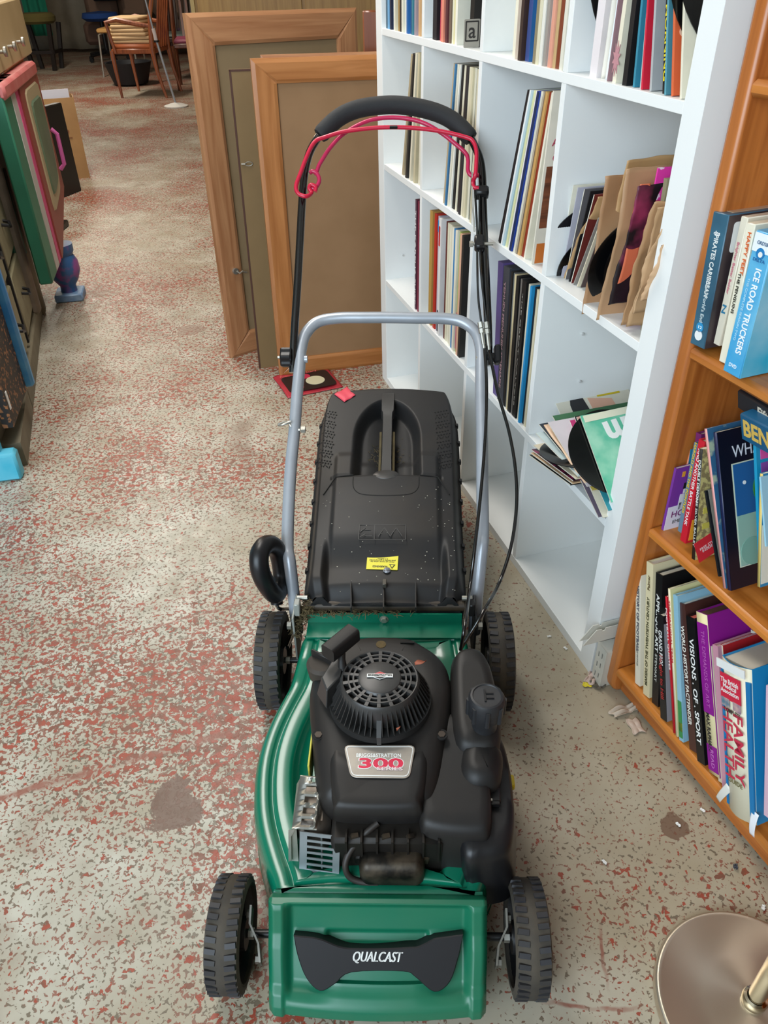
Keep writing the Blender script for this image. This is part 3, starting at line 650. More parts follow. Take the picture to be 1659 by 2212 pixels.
p = hp(661, 776, .004); part(MB().cyl(p+Vector((.0, 0, 0)), .008, .006, 'X', 16), 'carriage_bolt', SILV)
# rope hook on the left bar
p = hp(655, 928, .006); q = [hp(648, 929, .006), hp(634, 928, .006), hp(627, 918, .01), hp(621, 912, .014), hp(606, 914, .016), hp(603, 919, .014), hp(612, 917, .02), hp(628, 911, .02)]
rh = part(MB().tube(catmull(q, 5), .0026, 8), 'rope_guide', ZINC); part(MB().cyl(p, .0075, .009, 'X', 6), 'rope_guide_nut', ZINC, rh)

# --- height lever with its loop grip
def hx(px, py, x): return mh(px, py, (x, 0, 0), (1, 0, 0))
XL = -.236
loop = [(597, 1290), (612, 1262), (611, 1225), (603, 1190), (585, 1176), (566, 1180), (560, 1210), (561, 1240), (572, 1268), (590, 1288)]
loop = [(594, 1284), (575, 1262), (562, 1232), (560, 1200), (570, 1180), (585, 1176), (598, 1188), (606, 1215), (609, 1245), (604, 1270)]
lp = [hx(x, y, XL+.028*(x-560)/50-.0) for x, y in loop]
cen = sum(lp, Vector())/len(lp)
b = MB().tube(catmull(lp, 5, True), .0185, 14, closed=True)
n0, n1 = hx(597, 1272, XL), hx(598, 1304, XL); b.tube([n0, n1], [.0125, .0135], 14)
LEV = part(b, 'height_lever', BLK2, ang=60)
rod = [n1, n1+Vector((.002, -.004, -.006)), hx(606, 1316, XL+.01), hx(625, 1316, -.215), hx(634, 1326, -.205), hx(640, 1350, -.198), Vector((-.196, .54, .12))]
part(MB().tube(catmull(rod, 5), .0042, 10), 'lever_rod', BTUBE, LEV)

# --- side brackets, hinge rod and rear flap
for sx in (-1, 1):
    part(MB().box((sx*.176, .560, .155), (.004, .07, .12), ch=.001).box((sx*.168, .545, .225), (.012, .02, .03), ch=.002), 'side_plate', mat('painted_pale_steel', '#9da09a', .5, metal=.3) if sx < 0 else BLK2)
    part(MB().cyl((sx*.185, .532, .190), .008, .008, 'X', 6), 'side_bolt', ZINC); part(MB().cyl((sx*.160, .565, .232), .005, .02, 'X', 10), 'hinge_pin', ZINC)
part(MB().cyl((0, .562, .215), .011, .31, 'X', 20), 'hinge_rod', mat('worn_brown_rod', '#2c251d', .5, var=.6, scale=30, col2='#4a3c2a'))
part(MB().box((0, .590, .165), (.31, .02, .10)), 'discharge_flap', BLK2)

# --- grass box: hard lid as one pressed shape, fabric body beneath
def bw(y): 
    pts_ = [(.575, .140), (.60, .150), (.66, .153), (.80, .158), (1.0, .164), (1.12, .168), (1.20, .162), (1.25, .138), (1.275, .10), (1.285, .0)]
    for i in range(len(pts_)-1):
        if pts_[i][0] <= y <= pts_[i+1][0]:
            t = (y-pts_[i][0])/(pts_[i+1][0]-pts_[i][0]); return pts_[i][1]+(pts_[i+1][1]-pts_[i][1])*t
    return pts_[0][1] if y < .6 else 0
def bz0(y): return .262+(y-.58)*.145
BP0 = Vector((0, .9, bz0(.9))); BN = Vector((0, -.145, 1)).normalized()
def bp(px, py): return mh(px, py, BP0, BN)
CX = -.001
_t = bp(828, 880); _b = bp(828, 1035); RY1, RY0 = _t.y, _b.y     # recess extent along y
SY = mh(828, 1038, BP0, BN).y; TY = mh(828, 872, BP0, BN).y; AY = SY+(TY-SY)*.5
def bagtop(u, v):
    Y0, Y1 = .556, 1.250
    y = Y0+(Y1-Y0)*v; 
    a = 2*u-1
    x = a*.168; w_ = .158+.010*ss(.6, 1.15, y)
    # superelliptic rounded rear end
    k = 1.0
    if y > 1.05: k = max(0, 1-((y-1.05)/.202)**3.9)**(1/3.9)
    if y < .60: k = .95+.05*ss(.556, .60, y)
    x = a*w_*k
    r = abs(a)
    z = bz0(y) + .012*(1-r**2)
    z -= .050*ss(.88, 1.0, r)**1.6                    # rolled sides
    z -= .045*ss(1.19, 1.25, y)                      # rolled rear
    # lower flat panel, slightly raised, stepping down at the front
    z += .006*ss(.60, .72, y)*ss(.96, .93, y)*ss(.74, .66, r)
    z -= .022*ss(.70, .62, y)*ss(.80, .70, r)
    z -= .020*ss(.590, .556, y)
    # seam between panels
    if abs(y-SY) < .004 and r < .75: z -= .003
    # grip well
    ax_ = abs(x-CX); top = TY; wid = .079
    if SY < y < top+.01 and ax_ < wid+.012:
        arch = wid*math.sqrt(max(0, 1-max(0, (y-AY)/(top-AY))**2)) if y < top else 0
        dpt = ss(-.002, .022, arch-ax_)*ss(SY+.002, SY+.007, y)
        z -= .042*dpt*(1-.25*ss(0, .05, ax_))
    return Vector((x, y, z))
b = MB().grid(bagtop, 150, 230)
BAG = part(b, 'grass_box', BAGM, ang=70)
# rim lip with notches and fabric body
rim = [bagtop(0, v/60) for v in range(61)]+[bagtop(u/30, 1) for u in range(1, 30)]+[bagtop(1, v/60) for v in range(60, -1, -1)]
rim = rim+[bagtop(u/30, 0) for u in range(29, 0, -1)]
def off(p, d, dz): 
    c_ = Vector((0, max(.70, min(1.12, p.y)), p.z)); e = (p-c_); e.z = 0; e = e.normalized() if e.length > 1e-6 else Vector((0, 1, 0)); return Vector((p.x+e.x*d, p.y+e.y*d, p.z+dz))
b = MB().loft([[off(p, 0, 0) for p in rim], [off(p, .0035, -.002) for p in rim], [off(p, .0035, -.016) for p in rim], [off(p, -.004, -.018) for p in rim], [off(p, -.012, -.10) for p in rim], [Vector((p.x*.9, .60+(p.y-.58)*.88, .085)) for p in rim]], True, False, True)
part(b, 'fabric_bag', mat('black_fabric_mesh', '#161616', .9, bump=.4, scale=300), BAG, ang=60)
for sx in (-1, 1):
    for k in range(8):
        y = .66+k*.068; e = bagtop(0 if sx < 0 else 1, (y-.556)/.694)
        part(MB().box((e.x+sx*.003, y, e.z-.004), (.007, .012, .010), ch=.001), 'rim_clip', BLK2, BAG)
# ribs, catch, central grip bar and boss
for px in (757, 828, 898):
    u, v = bp(px, 1247), bp(px, 1296); u.z = bagtop(.5+u.x/.336, max(0, (u.y-.556)/.694)).z; v.z = bagtop(.5+v.x/.336, max(0, (v.y-.556)/.694)).z
    b = MB(); b.loft([[(u.x-.0012, u.y, u.z-.004), (u.x+.0012, u.y, u.z-.004), (u.x+.0012, u.y, u.z+.002), (u.x-.0012, u.y, u.z+.002)], [(v.x-.0012, v.y+.012, v.z-.004), (v.x+.0012, v.y+.012, v.z-.004), (v.x+.0012, v.y+.012, v.z+.013), (v.x-.0012, v.y+.012, v.z+.013)], [(v.x-.0012, v.y, v.z-.004), (v.x+.0012, v.y, v.z-.004), (v.x+.0012, v.y, v.z+.009), (v.x-.0012, v.y, v.z+.009)]], True, True, True)
    part(b, 'lid_rib', BAGM, BAG, smooth=False)
p = Vector((.0, .580, bz0(.58)-.006)); part(MB().box(p, (.008, .016, .010), ch=.001), 'lid_catch', mat('worn_catch', '#55514a', .4, metal=.5), BAG)
cx_ = CX
def gz(y): return bz0(y)+.012
b = MB(); nb = 14
for i in range(nb): pass
b.loft([[(cx_-w_, y, gz(y)-.018), (cx_+w_, y, gz(y)-.018), (cx_+w_*.9, y, gz(y)+h_), (cx_-w_*.9, y, gz(y)+h_)] for y, w_, h_ in ((SY+.01, .0125, .001), (SY+.06, .0115, .001), (TY-.075, .0115, .002), (TY-.055, .0125, .003), (TY-.05, .0155, .004), (TY-.02, .0165, .005), (TY+.02, .0165, .003), (TY+.035, .0150, -.004))], True, True, True)
GB = part(b, 'carry_grip', mat('satin_black_plastic', '#343332', .38), BAG, ang=30)
part(MB().lathe([(.031, -.012), (.031, .0035), (.027, .0075), (.015, .0095), (.0001, .010)], 36, Matrix.Translation((cx_, SY, gz(SY)-.003)) @ Matrix.Diagonal((1, .62, 1, 1))), 'grip_boss', mat('satin_black_plastic', '#343332', .38), GB)
for sx in (-1, 1):
    part(MB().box((cx_+sx*.0155, SY+.09, gz(SY+.09)-.012), (.005, .15, .010), rot=(.145, 0, 0)), 'grip_slot', GRASS, GB)
# half-moon seam under the boss and embossed logo box
q = [Vector((cx_-.072, SY-.002, 0)), Vector((cx_-.070, SY-.040, 0)), Vector((cx_-.055, SY-.062, 0)), Vector((cx_-.02, SY-.069, 0)), Vector((cx_+.02, SY-.069, 0)), Vector((cx_+.055, SY-.062, 0)), Vector((cx_+.070, SY-.040, 0)), Vector((cx_+.072, SY-.002, 0))]
q = catmull([Vector((p.x, p.y, bagtop(.5+p.x/.332, (p.y-.556)/.694).z)) for p in q], 5); q = [Vector((p.x, p.y, bagtop(.5+p.x/.332, (p.y-.556)/.694).z)) for p in q]
part(MB().tube(q, .0010, 6), 'lid_seam', DARK, BAG)
for sx in (-1, 1):
    q = [Vector((sx*k, y, bagtop(.5+sx*k/.332, (y-.556)/.694).z+.0005)) for k, y in ((.073, SY+.002), (.10, SY), (.112, SY-.004), (.124, SY-.024), (.136, SY-.051))]
    part(MB().tube(q, .0013, 6), 'panel_joint', DARK, BAG)
def onlid(px, py, dz=.001):
    p = bp(px, py); p.z = bagtop(.5+p.x/.332, (p.y-.556)/.694).z; 
    p = mh(px, py, p, BN); p.z = bagtop(.5+p.x/.332, (p.y-.556)/.694).z+dz; return p
LU = Vector((0, 1, .145)).normalized()
g = onlid(826, 1149, .0008); LT = frame(g, (1, 0, 0), LU)
b = MB()
for x0, y0, w_, h_ in ((0, .021, .094, .0012), (0, -.021, .094, .0012), (-.047, 0, .0012, .042), (.047, 0, .0012, .042), (-.016, 0, .0012, .042)): b.box((x0, y0, 0), (w_, h_, .001)) if False else b._add([Vector(LT @ Vector((x0+sx*w_/2, y0+sy*h_/2, dz))) for dz in (-.0004, .0006) for sx, sy in ((-1, -1), (1, -1), (1, 1), (-1, 1))], [(3, 2, 1, 0), (4, 5, 6, 7), (0, 1, 5, 4), (1, 2, 6, 5), (2, 3, 7, 6), (3, 0, 4, 7)])
EMB = mat('embossed_black', '#343434', .45)
lg = part(b, 'embossed_frame', EMB, BAG, smooth=False)
for x0, y0, a_ in ((-.040, .006, .8), (-.030, .006, 0), (-.040, -.010, .7), (-.028, -.010, 0), (-.002, 0, 1.1), (.010, 0, -1.1), (.022, 0, 1.1), (.034, 0, -1.1)):
    T = LT @ Matrix.Translation((x0, y0, .0003)) @ Matrix.Rotation(a_, 4, 'Z'); m_ = MB(); m_._add([T @ Vector((sx*(.007 if x0 < -.02 else .014), sy*.0007, dz)) for dz in (-.0004, .0004) for sx, sy in ((-1, -1), (1, -1), (1, 1), (-1, 1))], [(3, 2, 1, 0), (4, 5, 6, 7), (0, 1, 5, 4), (1, 2, 6, 5), (2, 3, 7, 6), (3, 0, 4, 7)])
    part(m_, 'embossed_mark', EMB, lg, smooth=False)
# warning sticker, printed upside down
g = onlid(826, 1218, .0015); N1 = Vector((0, -.30, 1)).normalized(); ST = frame(g, (.995, -.05, 0), (.05, .95, .30))
st = part(MB().prism([(-.031, -.0165), (.031, -.0165), (.031, .0165), (-.031, .0165)], -.001, .0006, T=ST), 'warning_sticker', YEL, BAG, smooth=False)
FT = ST @ Matrix.Rotation(PI, 4, 'Z')
def f2(x, y): return FT @ Matrix.Translation((x, y, .0009))
text('sticker_heading', 'WARNING!', .0062, BLK2, st, f2(.004, .0098), w=.030, bold=.02)
text('sticker_text', 'Never use mower unless the\ngrass catcher or guard provided\nis in position.', .0042, BLK2, st, f2(0, -.0045), w=.052)
part(MB().prism([(-.026, .005), (-.014, .005), (-.020, .0145)], 0, .0008, T=f2(0, 0)), 'warning_triangle', BLK2, st, smooth=False)
part(MB().prism([(-.0235, .0064), (-.0165, .0064), (-.020, .0122)], .0004, .0012, T=f2(0, 0)), 'triangle_centre', YEL, st, smooth=False)
p = onlid(836, 1234, .002); part(MB().lathe([(.008, 0), (.006, .003), (.002, .004), (.0001, .003)], 9, Matrix.Translation(p)), 'sticker_tear', mat('scuffed_plastic', '#3d4048', .4, var=.8, scale=300, col2='#c0c2c8'), st)
# pink tag at the rear left
q = [(718, 849), (757, 842), (768, 857), (745, 867), (738, 868)]
q = [(722, 853), (750, 840), (768, 855), (744, 870)]
tp = [onlid(x, y, .0025) for x, y in q]
zm = max(p.z for p in tp); tp = [Vector((p.x, p.y, max(p.z, zm-.006)+.0015)) for p in tp]; c_ = sum(tp, Vector())/4
b = MB().grid(lambda u, v: (tp[0]*(1-u)*(1-v)+tp[1]*u*(1-v)+tp[2]*u*v+tp[3]*(1-u)*v)+Vector((0, 0, .004*math.sin(PI*u)*math.sin(PI*v)-.002+.001*math.sin(9*u))), 12, 8)
part(b, 'price_tag', mat('pink_paper', '#e0485c', .55), BAG, solid=.0006)
# vent grids: small dark hexagons and slashes in two columns
def vent(rows):
    for (x0, y0, x1, y1) in rows:
        b = MB()
        n = 6
        pl4 = [onlid(x0-16, y0, .0003), onlid(x0+16, y0, .0003), onlid(x1+16, y1, .0003), onlid(x1-16, y1, .0003)]
        for i in range(n):
            for j in range(-2, 3):
                for k in (0, 1, 2):
                    t = (i+.18+k*.28)/n; px = x0+(x1-x0)*t+j*6.0+(3 if k == 1 else 0); py = y0+(y1-y0)*t-j*1.2*(1 if x0 > 800 else -1)
                    p = onlid(px, py, .0006)
                    if k < 2: b.cyl(p, .0021, .0012, n=6)
                    else: b.box(p, (.0016, .009, .0010), rot=(0, 0, .6 if j % 2 else -.2))
        part(b, 'vent_grid', DARK, BAG, smooth=False)
vent([(713, 885, 699, 1012), (952, 885, 962, 1015)])
# dry clippings: on the lid well and heaped on the deck corner
def clippings(name, pts_, n, lab, spread, L0=.012, par=None, r=.0006):
    b = MB(); rnd = random.Random(hash(name) % 97 if False else len(name)+n)
    for i in range(n):
        c_ = Vector(rnd.choice(pts_))+Vector((rnd.gauss(0, spread[0]), rnd.gauss(0, spread[1]), abs(rnd.gauss(0, spread[2]))))
        a = rnd.uniform(0, 2*PI); l_ = rnd.uniform(.4, 1.2)*L0; e = Vector((math.cos(a)*l_, math.sin(a)*l_, rnd.uniform(-.15, .3)*l_))
        b.tube([c_-e/2, c_+Vector((rnd.uniform(-1, 1), rnd.uniform(-1, 1), 1))*l_*.12, c_+e/2], r, 3)
    o = part(b, name, GRASS, par, smooth=False); o['kind'] = 'stuff'; return o
clippings('dry_clippings', [(CX+sx*.04, y, bz0(y)-.028) for sx in (-1, -.7, .7, 1) for y in (SY+.03, SY+.07, SY+.11, SY+.15)], 420, '', (.012, .025, .003), .010, BAG)
clippings('grass_heap', [(-.165, .548, .190), (-.155, .55, .20), (-.150, .552, .212), (-.172, .54, .17)], 700, '', (.006, .010, .008), .012)
clippings('loose_straw', [(-.12, .545, .208), (-.09, .546, .208), (-.05, .547, .208), (0, .548, .208)], 160, '', (.02, .005, .002), .016)
def leaf(name, c_, m, s=.012, par=None, rz=0):
    b = MB().grid(lambda u, v: (Vector(c_)+Matrix.Rotation(rz, 3, 'Z') @ Vector(((u-.5)*s*1.6, (v-.5)*s*math.sin(PI*min(.98, max(.05, u)))*1.2, .004*math.sin(3*u+2*v)+.003*u))), 8, 6)
    return part(b, name, m, par, solid=.0004)
LEAF = mat('dead_leaf', '#9c5136', .6, var=.5, scale=80)
leaf('dead_leaf', mz(908, 1432, .352), LEAF, .012, COVER, .4); leaf('dead_leaf', mz(993, 1455, .285), LEAF, .013, COVER, -1.0); leaf('dead_leaf', mz(860, 1575, .34), LEAF, .005, COVER, 1)
# paint flecks over the black plastic
b = MB(); rnd = random.Random(5)
for i in range(90):
    px, py = rnd.uniform(690, 985), rnd.uniform(1050, 1290)
    if i % 3 == 0: px = rnd.uniform(900, 985)
    p = onlid(px, py, .0004)
    if abs(p.x) < .14: b.cyl(p, rnd.uniform(.0004, .0012), .0008, n=5)
o = part(b, 'paint_flecks', mat('cream_paint_fleck', '#b9b5a6', .6), BAG, smooth=False); o['kind'] = 'stuff'

# ---------------------------------------------------------------- white cube shelf (local x towards the camera end, y into the shelf, z up)
WHITE = mat('white_laminate', '#eceeec', .32, spec=.4)
SD = Vector((-.2844, .9587, 0)); SN = Vector((.9587, .2844, 0)); SO = Vector((.4232, 1.1528, 0))
ST_ = frame(SO, -SD, SN); SI = ST_.inverted()
def W(px, py, d=.008): return SI @ hit(px, py, SO+SN*d, SN)
SHELF = empty('cube_shelf', 'tall white open cube shelf filled with records behind the lawn mower', 'shelf unit', ST_)
TZ = [.023, .376, .731, 1.079, 1.432, 1.80]; DEP = .39
def sp(b, name): return b.build(name, WHITE, SHELF, smooth=False, bevel=.0007)
sp(MB().box((0, DEP/2, .90), (.044, DEP, 1.80)), 'side_panel'); sp(MB().box((-1.4475, DEP/2, .90), (.055, DEP, 1.80)), 'side_panel')
for z in TZ:
    h = .023 if z == .023 else .0165
    sp(MB().box((-.7213, DEP/2, z-h/2), (1.3975, DEP-.001, h)), 'shelf_board')
for i in range(5):
    z0, z1 = TZ[i], TZ[i+1]-.0165
    for s in (.363, .725, 1.085):
        sp(MB().box((-s, DEP/2, (z0+z1)/2), (.0165, DEP-.002, z1-z0)), 'divider')
b = MB()
for px, py, in ((1458, 580), (1445, 735)): pass
for px, py in ((1196, 688), (1178, 850), (856, 540), (842, 550), (857, 560)):
    s_, z_ = (.3545, .585) if px > 1100 else (1.42, .55)
for (s_, y_, z_) in ((.354, .10, .60), (.354, .11, .49), (1.42, .10, .46), (1.42, .06, .45), (1.42, .10, .53)):
    o = MB().cyl((-s_+.002, y_, z_), .0028, .005, 'X', 8).build('shelf_peg', mat('peg_plastic', '#c8c8c6', .4), SHELF)
    
USED = set()
def lab(s, alt=''):
    w = s.split()
    if len(w) > 16: s = ' '.join(w[:16])
    if s in USED:
        for e in ('lower', 'thinner', 'further back', 'nearer', 'smaller', 'darker', 'paler', 'third', 'fourth', 'fifth', 'sixth'):
            k = (e+' '+s); k = ' '.join(k.split()[:16])
            if k not in USED: s = k; break
    USED.add(s); return s
def sheet(name, label, cat, b, t, w, th, mats, yaw=0.0, group=None, h=None, side=1, crumple=0.0, TT=ST_, spine=True, key=0, rag=0.0):
    """thin slab: b,t = bottom and top of its visible front edge (shelf coordinates), w = depth, th = thickness"""
    up = (t-b); hh = up.length if h is None else h; up = up.normalized()
    dd = Matrix.Rotation(yaw, 3, 'Z') @ Vector((0, 1, 0)); dd = (dd-up*dd.dot(up)).normalized(); nn = up.cross(dd)   # towards +x (near)
    T = Matrix(((dd.x, up.x, -nn.x, b.x), (dd.y, up.y, -nn.y, b.y), (dd.z, up.z, -nn.z, b.z), (0, 0, 0, 1)))
    T = frame(b, dd, up)
    m = MB()
    if crumple:
        rnd = random.Random(key); ph = [rnd.uniform(0, 6) for _ in range(8)]
        def f(u, v):
            e = (1 if (u in (0, 1) or v in (0, 1)) else 0)
            z = crumple*(math.sin(3*u+ph[0]+3*v)*.5+(1-abs(math.sin(4*u+3*v+ph[1])))*.45+(1-abs(math.sin(5*v-4*u+ph[2])))*.4+.15*math.sin(17*u+ph[5])*math.sin(13*v+ph[6]))
            x = w*u+(rag*.6*(math.sin(5*v+ph[3])+.5*math.sin(13*v+ph[4])+.25*math.sin(47*v)) if u < .02 else 0); y = hh*v+(rag*.6*(math.sin(7*u+ph[5])+.4*math.sin(31*u)) if v < .02 or v > .98 else 0)
            return (x, y, z)
        m.grid(f, 36, 40); o = m.build(name, mats[0], None, solid=th)
    else:
        r = min(.004, th*.8)
        m.mi(0)._add([(0, 0, 0), (w, 0, 0), (w, hh, 0), (0, hh, 0), (0, 0, th), (w, 0, th), (w, hh, th), (0, hh, th)], [(3, 2, 1, 0), (4, 5, 6, 7), (0, 1, 5, 4), (1, 2, 6, 5), (2, 3, 7, 6)])
        m.mi(1)._add([(0, 0, 0), (0, hh, 0), (0, hh, th), (0, 0, th)], [(0, 3, 2, 1)])
        o = m.build(name, mats, None, smooth=False)
    o.matrix_world = TT @ T
    tag(o, lab(label), cat, group)
    return o
def disc(label, c, nrm, r, group=None, lbl='#b03020', TT=ST_):
    z = Vector(nrm).normalized(); x = z.orthogonal().normalized(); T = frame(c, x, z.cross(x), z)
    prof = [(.004, -.001), (r*.32, -.001), (r, -.0008), (r, .0008)]+[(r*(1-.62*i/24), .0009+(.00025 if i % 2 else 0)) for i in range(1, 25)]+[(r*.34, .0010), (.004, .0010)]
    o = MB().lathe(prof, 56, cap=False).build('vinyl_record', mat('black_vinyl', '#0a0a0c', .22, spec=.6), None); o.matrix_world = TT @ T
    tag(o, lab(label), 'vinyl record', group)
    MB().lathe([(.004, .0011), (r*.30, .0012), (r*.30, .0008)], 40, cap=False).build('centre_label', flat(lbl), o)
    return o
def pack(cell, items, b0, b1, t0, t1, size=.315, wt=1.0):
    """row of sleeves from far to near; items = (colour name, cover colour, spine colour, thickness weight)"""
    tot = sum(i[3] for i in items); acc = 0; outs = []
    L = (b1-b0).length; L2 = (t1-t0).length
    for k, it in enumerate(items):
        f = acc/tot; acc += it[3]
        b = b0.lerp(b1, f); t = t0.lerp(t1, f); dj = random.uniform(-.004, .004) if 0 < k else 0
        b = b+Vector((0, dj, 0)); t = t+Vector((0, dj, 0)); b.z = b0.z
        th = min(L, L2 if L2 > .02 else L)/tot*it[3]*.90*wt
        th = max(.0012, min(th, it[4]*1.3 if len(it) > 4 else .012))
        n_, c1, c2 = it[0], it[1], it[2]
        pv = items[k-1][0] if k else None; nx = items[k+1][0] if k+1 < len(items) else None
        if pv and nx: l = f'{n_} record sleeve between {pv} and {nx} ones, {cell}'
        elif nx: l = f'{n_} record sleeve at far left of {cell}'
        else: l = f'{n_} record sleeve at near right end of {cell}'
        # slab grows towards the far side so that fronts stay where measured
        o = sheet('record_sleeve', l, 'record', b, t, size, th, [paper(c1), flat(c2)], group='LP records in '+cell, h=size)
        outs.append(o)
    return outs
def lift(p, z): return Vector((p.x, p.y, z))
Z1, Z2, Z3 = TZ[3], TZ[2], TZ[1]
def at(s, d, z): return Vector((-s, d, z))
up_ = .315
# top visible row
pack('top row first column', [('grey blue', '#5f7f94', '#4a6474', 1), ('sky blue', '#7fb4d8', '#6fa4cc', 1.2), ('navy', '#1e2540', '#20263c', 1), ('pale blue', '#a9c6d4', '#9ab8c8', .8), ('cream', '#dcd6bc', '#e2dcc8', 1.3), ('yellow brown', '#a8844c', '#9a7a48', 1), ('black', '#1c1b1c', '#222020', 1), ('ivory', '#e4e0cc', '#dedac8', 1), ('white', '#ecebe2', '#e4e2d8', 1), ('blue', '#2f6fb0', '#2b64a0', 1.2), ('deep blue', '#244c84', '#1f4478', .8), ('teal', '#3c8496', '#357a8a', 1), ('mauve grey', '#a898a0', '#9a8c94', 1.2), ('sandy', '#d0a878', '#c89e70', 1)],
     at(1.405, .008, Z1), at(1.115, .008, Z1), at(1.405, .008, Z1+up_), at(1.115, .008, Z1+up_))
r2 = pack('top row second column', [('black', '#17171c', '#1a1a20', 3.4, .020), ('crimson', '#c03a54', '#c43a56', 1.6, .009), ('salmon', '#e08a72', '#e08a72', 2, .012), ('maroon', '#5c2a30', '#5a2c30', 1.2), ('brown', '#6e5a4c', '#7a6656', 1), ('cream', '#dcd4b4', '#e6e0c4', 1.4), ('yellowish', '#d8cf98', '#d8cf9c', 1), ('ivory', '#e8e4d2', '#ebe7d8', 1.2)],
     at(1.035, .008, Z1), at(.875, .008, Z1), at(1.035, .008, Z1+up_), at(.875, .008, Z1+up_))
bx = sheet('record_box', 'black box set with silver square letter emblem in top row second column of white shelf', 'record box', at(.838, .02, Z1), at(.838, .02, Z1+.315), .30, .022, [flat('#141312', .5), flat('#141312', .5)], h=.315)
def onfront(o, px, py, w, h, m, name, eps=.0012, d=.05):
    p = W(px, py, d); T = o.matrix_world.inverted() @ ST_ @ frame(p+Vector((0, -eps, 0)), (1, 0, 0), (0, 0, 1))
    return MB().prism(rrect(w, h, .001, 2), -.0004, .0004, T=T).build(name, m, o, smooth=False), T
def onnear(o, px, py, w, h, m, name, x, eps=.001):
    """flat mark on a face turned to the camera end, x = local plane"""
    p = SI @ hit(px, py, ST_ @ Vector((x, 0, 0)), -SD); T = o.matrix_world.inverted() @ ST_ @ frame(p+Vector((eps, 0, 0)), (0, 1, 0), (0, 0, 1))
    return MB().prism(rrect(w, h, .002, 2), -.0004, .0004, T=T).build(name, m, o, smooth=False), T
lg, T = onnear(bx, 1019, 72, .036, .052, mat('silver_print', '#a8a49a', .35, metal=.4), 'emblem', -.8155)
T2 = T @ Matrix.Translation((0, .004, .001)); text('emblem_letter', 'a', .040, flat('#2a2826'), lg, T2, bold=.01)
q = rrect(.031, .038, .002, 2, 0, .004); qi = inset(q, .003); MB().loft([[(x, y, .0005) for x, y in q], [(x, y, .001) for x, y in q], [(x, y, .001) for x, y in qi], [(x, y, .0005) for x, y in qi]], True, False, False, T).build('emblem_border', flat('#2a2826'), lg, smooth=False)
r3 = pack('top row third column', [('white and orange', '#e8e0c8', '#ece6d0', 1.6), ('red', '#c83a1c', '#d8451e', 1.2), ('dark brown', '#3a2824', '#3a2a24', 1.6), ('bright blue', '#2a68a4', '#3a4c86', 3.5, .012), ('olive grey', '#8e8468', '#8a8064', 1.2), ('cream', '#dcd6bc', '#d6d0b4', 1.2), ('white', '#e6e4da', '#e2e0d6', 1), ('grey', '#a49c94', '#9c948c', 1), ('pink lined', '#dcb4a8', '#d8b0a4', 1), ('salmon', '#e0a48c', '#dc9a84', 1), ('tan', '#c8ac7c', '#c8a878', 1), ('chestnut', '#7c3a20', '#7c3a20', 1.5), ('pale', '#dcd8c8', '#dcd8c8', 1)],
     at(.590, .008, Z1), at(.385, .008, Z1), at(.590, .008, Z1+up_), at(.385, .008, Z1+up_))
# last cell of the top row
CN = 'top row fourth column of white shelf'
disc('black bare vinyl record standing at the left of the white box, '+CN, at(.325, .155, Z1+.152), (1, 0, 0), .15, 'bare records')
sheet('record_box', 'wide white box of records in '+CN, 'record box', at(.300, .012, Z1), at(.300, .012, Z1+.315), .31, .022, [paper('#e6dfde'), flat('#e6dedf')], h=.315)
for i, (c, n_) in enumerate((('#ebe4d6', 'creased cream'), ('#e8ecee', 'white'), ('#efeadf', 'ivory'))):
    sheet('inner_sleeve', f'{n_} paper inner sleeve beside the wide white box, {CN}', 'record', at(.268-i*.010, .016, Z1), at(.266-i*.010, .016, Z1+.3), .29, .0012, [paper(c)], crumple=.003, key=i, group='paper inner sleeves', h=.30)
sheet('record_sleeve', 'thin mauve record sleeve beside the starburst sleeve, '+CN, 'record', at(.238, .008, Z1), at(.236, .008, Z1+.315), .31, .003, [paper('#9a7a80'), flat('#8a6a70')], h=.315)
sb = sheet('record_sleeve', 'cream record sleeve with a dusty pink starburst, '+CN, 'record', at(.222, .008, Z1), at(.222, .008, Z1+.315), .31, .010, [paper('#e6dfc8'), flat('#e6dfc8')], h=.315)
p = W(1335, 127, .008); T = sb.matrix_world.inverted() @ ST_ @ frame(p+Vector((-.003, -.0012, 0)), (1, 0, 0), (0, 0, 1))
MB().prism([((.020 if k % 2 == 0 else .010)*(.55)*math.cos(PI*k/10+.3), (.020 if k % 2 == 0 else .010)*1.2*math.sin(PI*k/10+.3)) for k in range(20)], -.0004, .0005, T=T).build('starburst', flat('#c08a90'), sb, smooth=False)
LEANS = [('black', 'with an orange mark at its foot', '#131214', '#151416', .190, .205, .012), ('teal blue', '', '#2f7f98', '#3a8aa2', .165, .200, .005), ('pale grey', '', '#c4c2bc', '#c8c6c0', .150, .196, .004), ('red', 'with frayed edge', '#cc2038', '#d02440', .138, .192, .004), ('silver grey', '', '#a8aaaa', '#b0b2b2', .120, .186, .005),
         ('black', 'with yellow lettering along its spine', '#1a1a18', '#14130f', .092, .172, .008), ('teal', '', '#4a8a9a', '#5a9aaa', .078, .163, .004), ('orange spotted', '', '#d8643a', '#dc6a3e', .066, .156, .005), ('cream', '', '#d8d0b4', '#e0d8bc', .050, .138, .005), ('ivory', '', '#e0dac4', '#e6e0cc', .040, .126, .003)]
